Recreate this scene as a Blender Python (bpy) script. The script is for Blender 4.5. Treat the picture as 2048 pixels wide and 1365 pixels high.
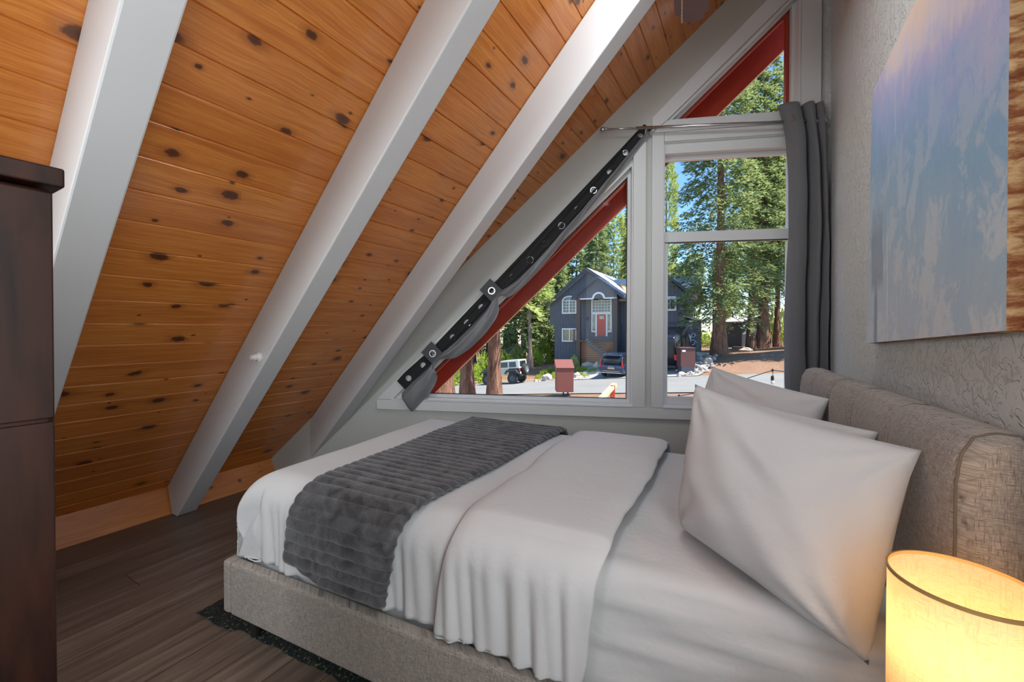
import bpy, bmesh, math, random
import numpy as np
from mathutils import Matrix, Vector
from mathutils.geometry import tessellate_polygon

for o in list(bpy.data.objects): bpy.data.objects.remove(o, do_unlink=True)
scene = bpy.context.scene
col = scene.collection
rng = random.Random(7)
R = math.radians
sin, cos, pi = math.sin, math.cos, math.pi

# ------------------------------------------------------------ camera
EYE = Vector((0, 0, 1.25))
FPX, CY = 819.0, 665.0
YAW, PITCH, ROLL = R(30.28), R(.57), R(-.08)
FWD = Vector((-sin(YAW)*cos(PITCH), cos(YAW)*cos(PITCH), -sin(PITCH)))
RGT = Vector((cos(YAW), sin(YAW), 0))
UPV = RGT.cross(FWD)
RGT, UPV = cos(ROLL)*RGT - sin(ROLL)*UPV, cos(ROLL)*UPV + sin(ROLL)*RGT
cam = bpy.data.cameras.new('camera')
cam.sensor_width = 36; cam.lens = FPX/2048*36
cam.shift_y = (CY-682.5)/2048; cam.clip_start = .02; cam.clip_end = 500
camo = bpy.data.objects.new('camera', cam); col.objects.link(camo)
m = Matrix((RGT, UPV, -FWD)).transposed().to_4x4(); m.translation = EYE
camo.matrix_world = m
scene.camera = camo

# ------------------------------------------------------------ light
scene.view_settings.view_transform = 'Standard'
scene.view_settings.look = 'None'
scene.view_settings.gamma = 1
scene.view_settings.use_curve_mapping = False
scene.view_settings.exposure = 0.84
scene.cycles.use_denoising = True
scene.cycles.max_bounces = 8
scene.cycles.diffuse_bounces = 5
scene.cycles.transparent_max_bounces = 12
scene.cycles.caustics_reflective = False
scene.cycles.caustics_refractive = False
scene.cycles.sample_clamp_indirect = 6

SUN_AZ = 115.0      # degrees right of the view axis
SUN_EL = 62.0
fu = Vector((-sin(YAW), cos(YAW), 0)); ru = Vector((cos(YAW), sin(YAW), 0))
sd = fu*cos(R(SUN_AZ)) + ru*sin(R(SUN_AZ))
to_sun = Vector((sd.x*cos(R(SUN_EL)), sd.y*cos(R(SUN_EL)), sin(R(SUN_EL))))
w = bpy.data.worlds.new('world'); scene.world = w; w.use_nodes = True
nt = w.node_tree; bg = nt.nodes['Background']
sky = nt.nodes.new('ShaderNodeTexSky'); sky.sky_type = 'NISHITA'
sky.sun_disc = False; sky.sun_elevation = R(SUN_EL); sky.sun_rotation = math.atan2(to_sun.x, to_sun.y)
sky.altitude = 2000; sky.air_density = 1.0; sky.dust_density = .3; sky.ozone_density = 2.5
hs = nt.nodes.new('ShaderNodeHueSaturation'); hs.inputs['Saturation'].default_value = 1.15
nt.links.new(sky.outputs[0], hs.inputs['Color']); nt.links.new(hs.outputs[0], bg.inputs['Color'])
bg.inputs['Strength'].default_value = .20
sl = bpy.data.lights.new('sun', 'SUN'); sl.energy = 6.0; sl.angle = R(.6); sl.color = (1, .95, .86)
so = bpy.data.objects.new('sun', sl); col.objects.link(so)
so.rotation_euler = to_sun.to_track_quat('Z', 'Y').to_euler(); so.location = (0, 0, 20)

def area(name, loc, target, sx, sy, watt, color=(1, 1, 1)):
    l = bpy.data.lights.new(name, 'AREA'); l.shape = 'RECTANGLE'; l.size = sx; l.size_y = sy
    l.energy = watt; l.color = color
    o = bpy.data.objects.new(name, l); col.objects.link(o); o.location = loc
    o.rotation_euler = (Vector(loc)-Vector(target)).to_track_quat('Z', 'Y').to_euler()
    return o
# unseen fill lights added behind the camera and under the ridge
area('back_fill', (-1.25, -1.93, 1.48), (-1.25, 5, 1.5), .98, .62, 5, (1, .985, .96))
area('ridge_fill', (-.36, 1.45, 3.05), (-1.0, 1.8, .3), .7, .7, 12.5, (.87, .955, 1))
# unseen side fill added on the right wall, lifting the beam undersides
area('side_fill', (.425, .10, 1.46), (-2, .30, 1.45), 1.45, 1.6, 24, (.89, .965, 1))
# unseen fill added at the left to brighten the right wall and canvas
area('left_fill', (-1.60, -.75, 1.62), (.44, .9, 1.25), .8, .7, 20, (.89, .965, 1))

# ------------------------------------------------------------ helpers
WM = {None: Matrix.Identity(4)}
def tag(o, label=None, cat=None, group=None, kind=None):
    if label: o['label'] = label
    if cat: o['category'] = cat
    if group: o['group'] = group
    if kind: o['kind'] = kind
    return o
def empty(name, loc=(0, 0, 0), rz=0.0, parent=None, rot=None):
    o = bpy.data.objects.new(name, None); col.objects.link(o)
    o.empty_display_size = .1
    M = Matrix.Translation(Vector(loc)) @ (rot.to_4x4() if rot else Matrix.Rotation(rz, 4, 'Z'))
    o.parent = parent
    o.matrix_local = M
    WM[o] = WM[parent] @ M
    return o

class MB:
    """gathers vertices and faces; build() links them as one mesh object"""
    def __init__(s): s.v = []; s.f = []
    def add(s, vs, fs):
        n = len(s.v); s.v += [tuple(v) for v in vs]; s.f += [tuple(i+n for i in f) for f in fs]; return s
    def box(s, c, size, M=None):
        hx, hy, hz = size[0]/2, size[1]/2, size[2]/2
        vs = [Vector((x*hx, y*hy, z*hz)) for z in (-1, 1) for x, y in ((-1, -1), (1, -1), (1, 1), (-1, 1))]
        if M is not None: vs = [M @ v for v in vs]
        c = Vector(c)
        return s.add([c+v for v in vs], [(3, 2, 1, 0), (4, 5, 6, 7), (0, 1, 5, 4), (1, 2, 6, 5), (2, 3, 7, 6), (3, 0, 4, 7)])
    def bounds(s, a, b):
        return s.box([(p+q)/2 for p, q in zip(a, b)], [abs(q-p) for p, q in zip(a, b)])
    def prism(s, poly, ext):
        """poly: 3-d points of a planar outline, ext: extrusion vector"""
        P = [Vector(p) for p in poly]; e = Vector(ext); n = len(P)
        tri = tessellate_polygon([P])
        fs = [tuple(t) for t in tri] + [tuple(i+n for i in reversed(t)) for t in tri]
        fs += [(i, (i+1) % n, (i+1) % n+n, i+n) for i in range(n)]
        return s.add(P+[p+e for p in P], fs)
    def holed(s, outer, holes, ext, to3):
        """2-d outline with holes, mapped by to3, extruded by ext"""
        loops = [outer]+holes
        flat = [Vector((p[0], p[1], 0)) for l in loops for p in l]
        tri = tessellate_polygon([[Vector((p[0], p[1], 0)) for p in l] for l in loops])
        n = len(flat); e = Vector(ext); P = [Vector(to3(p.x, p.y)) for p in flat]
        fs = [tuple(t) for t in tri] + [tuple(i+n for i in reversed(t)) for t in tri]
        k = 0
        for l in loops:
            m_ = len(l); fs += [(k+i, k+(i+1) % m_, k+(i+1) % m_+n, k+i+n) for i in range(m_)]; k += m_
        return s.add(P+[p+e for p in P], fs)
    def grid(s, fn, nu, nv, closed_u=False):
        vs = [fn(i/(nu if closed_u else nu-1), j/(nv-1)) for j in range(nv) for i in range(nu)]
        fs = [(j*nu+i, j*nu+(i+1) % nu, (j+1)*nu+(i+1) % nu, (j+1)*nu+i) for j in range(nv-1) for i in range(nu if closed_u else nu-1)]
        return s.add(vs, fs)
    def tube(s, path, r, n=10, caps=True):
        P = [Vector(p) for p in path]; k = len(P); rr = r if hasattr(r, '__len__') else [r]*k
        vs = []; up = None
        for i in range(k):
            d = (P[min(i+1, k-1)]-P[max(i-1, 0)]).normalized()
            if up is None: up = d.orthogonal().normalized()
            up = (up-d*up.dot(d)).normalized(); b = d.cross(up)
            vs += [P[i]+(up*cos(2*pi*a/n)+b*sin(2*pi*a/n))*rr[i] for a in range(n)]
        fs = [(i*n+a, i*n+(a+1) % n, (i+1)*n+(a+1) % n, (i+1)*n+a) for i in range(k-1) for a in range(n)]
        if caps: fs += [tuple(reversed(range(n))), tuple(range((k-1)*n, k*n))]
        return s.add(vs, fs)
    def lathe(s, prof, c=(0, 0, 0), n=32, M=None):
        c = Vector(c); vs = []
        for r, z in prof:
            for a in range(n):
                v = Vector((r*cos(2*pi*a/n), r*sin(2*pi*a/n), z)); vs.append(c+((M @ v) if M is not None else v))
        k = len(prof)
        return s.add(vs, [(i*n+a, i*n+(a+1) % n, (i+1)*n+(a+1) % n, (i+1)*n+a) for i in range(k-1) for a in range(n)])
    def ball(s, c, r, n=12, sc=(1, 1, 1), fn=None):
        c = Vector(c); vs = []
        for j in range(n+1):
            t = pi*j/n
            for i in range(2*n):
                p = 2*pi*i/(2*n); d = Vector((sin(t)*cos(p), sin(t)*sin(p), cos(t)))
                q = r*(fn(d) if fn else 1); vs.append(c+Vector((d.x*sc[0], d.y*sc[1], d.z*sc[2]))*q)
        m_ = 2*n
        return s.add(vs, [(j*m_+i, (j+1)*m_+i, (j+1)*m_+(i+1) % m_, j*m_+(i+1) % m_) for j in range(n) for i in range(m_)])
    def build(s, name, mat, parent=None, smooth=False, bevel=0.0, seg=2, weld=False, solid=0.0, sub=0, recalc=True):
        inv = WM[parent].inverted()
        me = bpy.data.meshes.new(name)
        me.from_pydata([tuple(inv @ Vector(v)) for v in s.v], [], s.f)
        if weld or recalc:
            bm = bmesh.new(); bm.from_mesh(me)
            if weld: bmesh.ops.remove_doubles(bm, verts=bm.verts, dist=1e-5)
            bmesh.ops.recalc_face_normals(bm, faces=bm.faces)
            bm.to_mesh(me); bm.free()
        if smooth: me.polygons.foreach_set('use_smooth', [True]*len(me.polygons))
        me.materials.append(mat)
        o = bpy.data.objects.new(name, me); col.objects.link(o)
        o.parent = parent; WM[o] = WM[parent]
        if solid: q = o.modifiers.new('solid', 'SOLIDIFY'); q.thickness = solid; q.offset = 0
        if bevel:
            q = o.modifiers.new('bevel', 'BEVEL'); q.width = bevel; q.segments = seg; q.limit_method = 'ANGLE'; q.angle_limit = R(40)
        if sub: q = o.modifiers.new('sub', 'SUBSURF'); q.levels = sub; q.render_levels = sub
        return o

def copy_tree(o, parent=None):
    c = o.copy(); col.objects.link(c); c.parent = parent
    for ch in o.children: copy_tree(ch, c)
    return c
def wob(*k):
    """smooth pseudo-noise of one or more numbers"""
    t = 0
    for i, x in enumerate(k): t += sin(x*1.0+1.7*i)+.6*sin(x*2.3+.9+i*2.1)+.35*sin(x*4.9+2.3*i)
    return t/(1.95*max(1, len(k)))

# measured sight lines: the point seen at a photo pixel, on a plane or at a distance in front of the lens
def ray(px, py): return RGT*((px-1024)/FPX) - UPV*((py-CY)/FPX) + FWD
def on_plane(px, py, p, n):
    d = ray(px, py); n = Vector(n); return EYE + d*(n.dot(Vector(p)-EYE)/n.dot(d))
def at(px, py, v):
    d = ray(px, py); return EYE + d*(v/d.dot(fu))
def uv(u, v, z=0): return Vector((ru.x*u+fu.x*v, ru.y*u+fu.y*v, z))

# ------------------------------------------------------------ materials
class N:
    def __init__(s, name):
        s.m = bpy.data.materials.new(name); s.m.use_nodes = True
        s.t = s.m.node_tree; s.b = s.t.nodes['Principled BSDF']; s.out = s.t.nodes['Material Output']
    def n(s, ty, **kw):
        x = s.t.nodes.new('ShaderNode'+ty)
        for k, v in kw.items(): setattr(x, k, v)
        return x
    def l(s, a, b): s.t.links.new(a, b)
    def setin(s, node, name, v):
        if hasattr(v, 'is_output'): s.l(v, node.inputs[name])
        else: node.inputs[name].default_value = v
    def pos(s): return s.n('TexCoord').outputs['Object']
    def mapping(s, v, scale=(1, 1, 1), rot=(0, 0, 0), loc=(0, 0, 0)):
        x = s.n('Mapping'); s.l(v, x.inputs[0]); x.inputs['Scale'].default_value = scale; x.inputs['Rotation'].default_value = rot; x.inputs['Location'].default_value = loc
        return x.outputs[0]
    def noise(s, v, scale=5, detail=4, rough=.55, dist=0, col=False):
        x = s.n('TexNoise'); s.l(v, x.inputs['Vector']); x.inputs['Scale'].default_value = scale; x.inputs['Detail'].default_value = detail
        x.inputs['Roughness'].default_value = rough; x.inputs['Distortion'].default_value = dist
        return x.outputs['Color' if col else 'Fac']
    def vor(s, v, scale=5, out='Distance', rnd=1, feature='F1'):
        x = s.n('TexVoronoi'); x.feature = feature; s.l(v, x.inputs['Vector']); x.inputs['Scale'].default_value = scale; x.inputs['Randomness'].default_value = rnd
        return x.outputs[out]
    def math(s, op, a, b=0.0, c=0.0, clamp=False):
        x = s.n('Math', operation=op); x.use_clamp = clamp
        for i, q in enumerate((a, b, c)):
            if hasattr(q, 'is_output'): s.l(q, x.inputs[i])
            else: x.inputs[i].default_value = q
        return x.outputs[0]
    def ramp(s, f, stops, interp='LINEAR'):
        x = s.n('ValToRGB'); x.color_ramp.interpolation = interp; e = x.color_ramp.elements
        while len(e) < len(stops): e.new(.5)
        for k, (p, c) in zip(e, stops):
            k.position = p; k.color = (*c, 1) if hasattr(c, '__len__') else (c, c, c, 1)
        s.l(f, x.inputs[0]); return x.outputs[0]
    def mix(s, f, a, b, mode='MIX'):
        x = s.n('Mix', data_type='RGBA', blend_type=mode)
        for i, q in ((0, f), (6, a), (7, b)):
            if hasattr(q, 'is_output'): s.l(q, x.inputs[i])
            elif hasattr(q, '__len__'): x.inputs[i].default_value = (*q, 1)
            else: x.inputs[i].default_value = q
        return x.outputs[2]
    def sep(s, v):
        x = s.n('SeparateXYZ'); s.l(v, x.inputs[0]); return x.outputs
    def comb(s, *q):
        x = s.n('CombineXYZ')
        for i, k in enumerate(q):
            if hasattr(k, 'is_output'): s.l(k, x.inputs[i])
            else: x.inputs[i].default_value = k
        return x.outputs[0]
    def white(s, v):
        x = s.n('TexWhiteNoise'); x.noise_dimensions = '3D'; s.l(v, x.inputs['Vector']); return x.outputs
    def bump(s, h, strength=.3, dist=.01):
        x = s.n('Bump'); x.inputs['Strength'].default_value = strength; x.inputs['Distance'].default_value = dist
        s.l(h, x.inputs['Height']); s.l(x.outputs[0], s.b.inputs['Normal']); return s
    def base(s, c):
        if hasattr(c, 'is_output'): s.l(c, s.b.inputs['Base Color'])
        else: s.b.inputs['Base Color'].default_value = (*c, 1)
        return s
    def p(s, **kw):
        for k, v in kw.items(): s.setin(s.b, k.replace('_', ' '), v)
        return s

def srgb(r, g, b):
    f = lambda c: (c/255/12.92 if c/255 <= .04045 else ((c/255+.055)/1.055)**2.4)
    return (f(r), f(g), f(b))
def plain(name, c, rough=.5, metal=0.0, var=.06, scale=8, bump=.0, bscale=80, **kw):
    q = N(name); v = q.pos(); f = q.noise(v, scale, 3)
    q.base(q.mix(f, [x*(1-var) for x in c], [min(1, x*(1+var)) for x in c])); q.p(Roughness=rough, Metallic=metal, **kw)
    if bump: q.bump(q.noise(v, bscale, 3), bump, .005)
    return q.m

SL = R(45.5); CS, SS = cos(SL), sin(SL); X0 = -3.585          # roof plane: z = (x-X0) tan
def ceil_z(x): return (x-X0)*math.tan(SL)
BOARD, BOFF = .1318, .055

def wood_ceiling(name, dirv, pitch, off, cols, knot=1.0, rough=.32):
    q = N(name); P = q.pos()
    d = q.n('VectorMath', operation='DOT_PRODUCT'); q.l(P, d.inputs[0]); d.inputs[1].default_value = dirv
    u = d.outputs['Value']; y = q.sep(P)[1]
    k = q.math('DIVIDE', q.math('SUBTRACT', u, off), pitch); bid = q.math('FLOOR', k)
    r1 = q.white(q.comb(bid, 3.1, .7))
    sh = q.math('MULTIPLY', r1['Value'], 40.0)
    y2 = q.math('ADD', y, sh)
    g = q.comb(q.math('MULTIPLY', u, 1.0), q.math('MULTIPLY', y2, .055), 0.0)
    warp = q.noise(q.comb(q.math('MULTIPLY', u, 3.0), q.math('MULTIPLY', y2, 1.6), bid), 1.6, 3)
    g2 = q.comb(q.math('ADD', u, q.math('MULTIPLY', warp, .05)), q.math('MULTIPLY', y2, .035), 0.0)
    fine = q.noise(g2, 150, 3, .6)
    broad = q.noise(g2, 30, 2, .5)
    c0, c1, c2 = cols
    cc = q.mix(q.ramp(fine, [(.38, 0), (.66, 1)]), c0, c1)
    cc = q.mix(q.math('MULTIPLY', q.ramp(broad, [(.45, 0), (.75, 1)]), .55), cc, c2)
    # board to board tone
    r2 = q.white(q.comb(bid, 9.3, 2.2))['Value']
    cc = q.mix(q.math('MULTIPLY', r2, .5), cc, q.mix(.5, cc, c2))
    # knots
    kv = q.comb(q.math('ADD', u, q.math('MULTIPLY', bid, .37)), q.math('MULTIPLY', y2, .62), 0.0)
    vd = q.n('TexVoronoi'); vd.voronoi_dimensions = '2D'; q.l(kv, vd.inputs['Vector']); vd.inputs['Scale'].default_value = 8.2
    dd = q.math('ADD', vd.outputs['Distance'], q.math('MULTIPLY', q.math('SUBTRACT', q.noise(P, 45, 2), .5), .12))
    rs = q.sep(vd.outputs['Color'])
    size = q.math('MULTIPLY_ADD', q.math('POWER', rs[0], 2.2), .17*knot, .03*knot)
    kn = q.math('DIVIDE', dd, size)
    km = q.ramp(kn, [(.0, 1), (.72, .85), (1.0, 0)])
    kon = q.math('GREATER_THAN', rs[1], .42)
    km = q.math('MULTIPLY', km, kon)
    halo = q.math('MULTIPLY', q.ramp(kn, [(.5, 1), (1.0, .0)]), 0.0)
    cc = q.mix(q.math('MULTIPLY', q.ramp(q.math('DIVIDE', dd, q.math('MULTIPLY', size, 2.2)), [(.3, .55), (1.0, 0)]), kon), cc, [x*.55 for x in c2])
    cc = q.mix(km, cc, (.075, .022, .010))
    q.base(cc); q.p(Roughness=rough)
    q.b.inputs['Coat Weight'].default_value = .6; q.b.inputs['Coat Roughness'].default_value = .13
    q.bump(fine, .06, .002)
    return q.m
W_PINE = wood_ceiling('knotty_pine_boards', (CS, 0, SS), BOARD, BOFF, (srgb(218, 142, 68), srgb(198, 114, 44), srgb(166, 82, 28)))
W_PLY = wood_ceiling('pine_plywood', (0.35, 0, .94), .6, .1, (srgb(214, 138, 60), srgb(196, 114, 44), srgb(172, 90, 32)), .5)

def floor_mat():
    q = N('grey_brown_plank_floor'); P = q.pos(); s = q.sep(P)
    k = q.math('DIVIDE', q.math('ADD', s[0], .06), .178); bid = q.math('FLOOR', k); fx = q.math('FRACT', k)
    r1 = q.white(q.comb(bid, 1.3, 4.4))['Value']
    yy = q.math('DIVIDE', q.math('ADD', s[1], q.math('MULTIPLY', r1, 7.0)), 1.22); pid = q.math('FLOOR', yy); fy = q.math('FRACT', yy)
    r2 = q.white(q.comb(bid, pid, 2.2))
    off = q.math('MULTIPLY', r2['Value'], 30.0)
    g = q.comb(q.math('ADD', s[0], off), q.math('MULTIPLY', s[1], .06), off)
    wv = q.noise(q.comb(q.math('MULTIPLY', s[0], 6), q.math('MULTIPLY', s[1], 1.2), off), 1.3, 3)
    g2 = q.comb(q.math('ADD', s[0], q.math('MULTIPLY', wv, .04)), q.math('MULTIPLY', s[1], .05), off)
    a = q.noise(g2, 24, 5, .7); b = q.noise(g2, 200, 2, .5)
    c = q.ramp(a, [(.28, srgb(72, 60, 53)), (.5, srgb(118, 102, 91)), (.68, srgb(152, 134, 121)), (.8, srgb(102, 86, 76))])
    c = q.mix(q.math('MULTIPLY', b, .5), c, srgb(80, 66, 58))
    c = q.mix(q.math('MULTIPLY', r2['Value'], .45), c, srgb(92, 72, 62))
    e = q.math('MINIMUM', q.math('MULTIPLY', q.math('MINIMUM', fx, q.math('SUBTRACT', 1.0, fx)), .178), q.math('MULTIPLY', q.math('MINIMUM', fy, q.math('SUBTRACT', 1.0, fy)), 1.22))
    seam = q.ramp(q.math('MULTIPLY', e, 200.0), [(.0, 0), (.5, 1)])
    c = q.mix(seam, srgb(24, 19, 16), c)
    q.base(c); q.p(Roughness=q.math('MULTIPLY_ADD', a, .2, .34)); q.bump(q.math('MULTIPLY_ADD', seam, .6, q.math('MULTIPLY', b, .3)), .25, .003)
    return q.m
M_FLOOR = floor_mat()

def paint(name, c, scale=60, st=.12, rough=.5, brush=None, var=.03):
    q = N(name); P = q.pos(); v = P if not brush else q.mapping(P, brush)
    h = q.noise(v, scale, 4, .6)
    q.base(q.mix(q.noise(P, 2.2, 2), [x*(1-var) for x in c], [min(1, x*(1+var)) for x in c])); q.p(Roughness=rough); q.bump(h, st, .004); return q.m
M_BEAM = paint('white_painted_timber', srgb(212, 212, 213), 40, .16, .48, (1, .25, 1))
M_TRIM = paint('white_trim_paint', srgb(222, 222, 222), 30, .05, .38)
M_SASH = paint('white_vinyl_sash', srgb(222, 222, 224), 20, .02, .35)
M_WALLF = paint('pale_grey_wall_paint', srgb(198, 199, 194), 45, .2, .7)
def knockdown():
    q = N('textured_pale_wall_paint'); P = q.pos()
    a = q.noise(P, 26, 4, .6, .8); b = q.noise(P, 90, 3, .6)
    h = q.ramp(a, [(.46, 0), (.54, 1)])
    q.base(q.mix(b, srgb(208, 209, 207), srgb(217, 218, 216))); q.p(Roughness=.6)
    q.bump(q.math('MULTIPLY_ADD', h, .8, q.math('MULTIPLY', b, .4)), .7, .006); return q.m
M_WALLR = knockdown()
M_RED = plain('red_stained_timber', srgb(178, 58, 36), .5, var=.12, scale=14)
M_REDL = plain('red_painted_stop', srgb(176, 72, 54), .5, var=.06)

def glass_mat():
    q = N('window_glass'); t = q.t
    tr = q.n('BsdfTransparent'); gl = q.n('BsdfGlossy'); gl.inputs['Roughness'].default_value = .0
    fr = q.n('Fresnel'); fr.inputs[0].default_value = 1.45
    mx = q.n('MixShader'); q.l(q.math('MULTIPLY', fr.outputs[0], .12), mx.inputs[0]); q.l(tr.outputs[0], mx.inputs[1]); q.l(gl.outputs[0], mx.inputs[2]); q.l(mx.outputs[0], q.out.inputs['Surface'])
    tr.inputs[0].default_value = (.985, .99, .985, 1)
    return q.m
M_GLASS = glass_mat()
M_STEEL = plain('brushed_steel', (.62, .62, .64), .28, 1.0, var=.03)
M_BLACK = plain('black_gasket', (.015, .015, .016), .5)
M_WHITEPL = plain('white_plastic', srgb(226, 226, 226), .35, var=.02)

# ------------------------------------------------------------ the room
YB = -2.0
XR = .438
ANG = R(21); T = Vector((cos(ANG), sin(ANG), 0)); NW = Vector((-sin(ANG), cos(ANG), 0)); OFF = 3.008
def G(a, z, d=0.0): return T*a + NW*(OFF+d) + Vector((0, 0, z))     # point on the gable wall, d metres outside it
def gable_y(x, d=0.0): return (OFF+d + sin(ANG)*x)/cos(ANG)
def wall_top(a, d=0.0): return ceil_z(G(a, 0, d).x)
A_CORNER = (XR+sin(ANG)*OFF)/cos(ANG)

b = MB(); b.prism([(-3.7, YB-.1, -.06), (XR+.1, YB-.1, -.06), (XR+.1, gable_y(XR)+.12, -.06), (-3.7, gable_y(-3.7)+.12, -.06)], (0, 0, .06))
tag(b.build('floor', M_FLOOR), 'dark grey-brown plank floor under the bed', kind='structure')

# ceiling: tongue-and-groove boards with v-grooves
b = MB(); u_of = lambda x, z: x*CS+z*SS
# point on the roof plane with slope coordinate u
def roofpt(u, y, up=0.0):
    u0 = X0*CS; d = u-u0
    return Vector((X0+d*CS-up*SS, y, d*SS+up*CS))
k0 = int((u_of(-3.43, .15)-BOFF)//BOARD); k1 = int((u_of(XR+.1, ceil_z(XR+.1))-BOFF)//BOARD)+1
for k in range(k0, k1):
    ua = BOFF+k*BOARD; ub = ua+BOARD; g = .006
    prof = [(ua, .006), (ua+g*.75, 0), (ub-g*.75, 0), (ub, .006)]
    for (p, pz), (q_, qz) in zip(prof, prof[1:]):
        A, B = roofpt(p, 0, pz), roofpt(q_, 0, qz)
        b.add([(A.x, YB, A.z), (B.x, YB, B.z), (B.x, gable_y(B.x)+.03, B.z), (A.x, gable_y(A.x)+.03, A.z)], [(0, 1, 2, 3)])
tag(b.build('ceiling', W_PINE, recalc=False), 'sloping knotty pine board ceiling between the white beams', kind='structure')
# roof over it, running out past the gable as an overhang
b = MB()
ur = u_of(XR+.1, ceil_z(XR+.1)); ul = u_of(-4.1, ceil_z(-4.1))
P = [roofpt(ul, 0, .03), roofpt(ur, 0, .03)]
b.prism([(P[0].x, YB-.1, P[0].z), (P[1].x, YB-.1, P[1].z), (P[1].x, gable_y(P[1].x, .42), P[1].z), (P[0].x, gable_y(P[0].x, .42), P[0].z)], Vector((-SS, 0, CS))*.14)
tag(b.build('roof', M_RED), 'red stained roof deck running out over the gable', kind='structure')
# knee wall
kb, kt = Vector((-3.352, 0, 0)), Vector((-3.421, 0, .167))
b = MB(); b.prism([(kb.x, YB, 0), (kt.x, YB, kt.z), (kt.x-.02, YB, kt.z), (kb.x-.03, YB, 0)], (0, gable_y(-3.4)-YB+.02, 0))
tag(b.build('wall_left', W_PLY), 'low pine plywood knee wall along the floor', kind='structure')
# right wall
b = MB(); b.bounds((XR, YB, 0), (XR+.12, gable_y(XR)+.1, ceil_z(XR)+.05))
tag(b.build('wall_right', M_WALLR), 'pale textured wall behind the headboard', kind='structure')
dj = tag(empty('added_casing', (XR, .1, 0)), 'made-up door casing around the unseen side fill light', kind='structure')  # casing added on the solid wall only to frame the side fill
b = MB()
for y in (-.72, .92): b.bounds((XR-.02, y-.06, 0), (XR, y+.06, 2.14))
b.bounds((XR-.02, -.78, 2.32), (XR, .98, 2.44)); b.build('casing', M_TRIM, dj)
# wall behind the camera with an opening cut for the added back fill light
b = MB()
outer = [(-3.6, 0), (XR, 0), (XR, ceil_z(XR)), (X0, 0.0)]
hole = [(-1.75, 1.16), (-.75, 1.16), (-.75, 1.8), (-1.75, 1.8)]
b.holed([(-3.6, 0), (XR, 0), (XR, ceil_z(XR))], [hole], (0, -.1, 0), lambda x, z: (x, YB, z))
tag(b.build('wall_back', M_WALLF), kind='structure')

# gable wall with its three openings
W1 = [(-1.262, .70), (.378, .70), (.378, 2.43+.035)]                   # lower triangle
W1[0] = (-1.40, .70); W1[2] = (.378, .70+(1.778)*.972)
W2 = [(.578, .70), (1.43, .70), (1.43, 2.555), (.578, 2.555)]
W3 = [(.606, 2.692), (1.445, 2.692), (1.445, 2.692+.839*.965)]
b = MB(); aL = -3.62
outer = [(aL, 0), (A_CORNER+.06, 0), (A_CORNER+.06, wall_top(A_CORNER+.06)+.03), (aL, wall_top(aL)+.03)]
a_floor = -2.551/.950
outer = [(a_floor-.02, 0), (A_CORNER+.06, 0), (A_CORNER+.06, wall_top(A_CORNER+.06)+.02)]
b.holed(outer, [list(W1), list(W2), list(W3)], NW*.13, lambda a, z: G(a, z))
tag(b.build('wall_front', M_WALLF), 'pale grey gable wall around the windows', kind='structure')

def gbox(b, a0, a1, z0, z1, d0, d1):
    return b.add([G(a, z, d) for d in (d0, d1) for a, z in ((a0, z0), (a1, z0), (a1, z1), (a0, z1))],
                 [(0, 1, 2, 3), (7, 6, 5, 4), (0, 4, 5, 1), (1, 5, 6, 2), (2, 6, 7, 3), (3, 7, 4, 0)])
def gpoly(b, pts, d0, d1): return b.prism([G(a, z, d0) for a, z in pts], NW*(d1-d0))
def inset(tri, k):
    """inset a convex outline (counter-clockwise) by k"""
    n = len(tri); out = []
    for i in range(n):
        p0, p1, p2 = (Vector((*tri[j % n], 0)) for j in (i-1, i, i+1))
        e1 = (p1-p0).normalized(); e2 = (p2-p1).normalized()
        n1 = Vector((-e1.y, e1.x, 0)); n2 = Vector((-e2.y, e2.x, 0))
        bis = (n1+n2); q = p1+bis*(k/(1+n1.dot(n2))); out.append((q.x, q.y))
    return out
def ring(b, outer, inner, d0, d1):
    n = len(outer)
    for i in range(n):
        j = (i+1) % n
        gpoly(b, [outer[i], outer[j], inner[j], inner[i]], d0, d1)
    return b

# window_1: the triangle by the bed's foot
w1 = tag(empty('window_1', G(-.4, .7)), 'triangular white window over the foot of the bed', kind='structure')
b = MB(); ring(b, W1, inset(W1, .012), -.004, .10); b.build('jamb', M_TRIM, w1)
i1 = inset(W1, .012)
b = MB(); ring(b, i1, inset(i1, .022), .055, .085); b.build('glazing_stop', M_TRIM, w1)
b = MB(); i5 = inset(i1, .045); gpoly(b, [i1[2], i1[0], i5[0], i5[2]], .09, .125); b.build('outer_stop', M_REDL, w1)
b = MB(); i5 = inset(i1, .014); gpoly(b, [i1[0], i1[1], i5[1], i5[0]], .09, .125); b.build('outer_sill', plain('dark_stained_sill', srgb(84, 46, 42), .5), w1)
b = MB(); gpoly(b, inset(W1, .02), .086, .089); b.build('pane', M_GLASS, w1)
b = MB(); ring(b, inset(W1, .03), inset(W1, .038), .078, .092); b.build('gasket', M_BLACK, w1)

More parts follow.
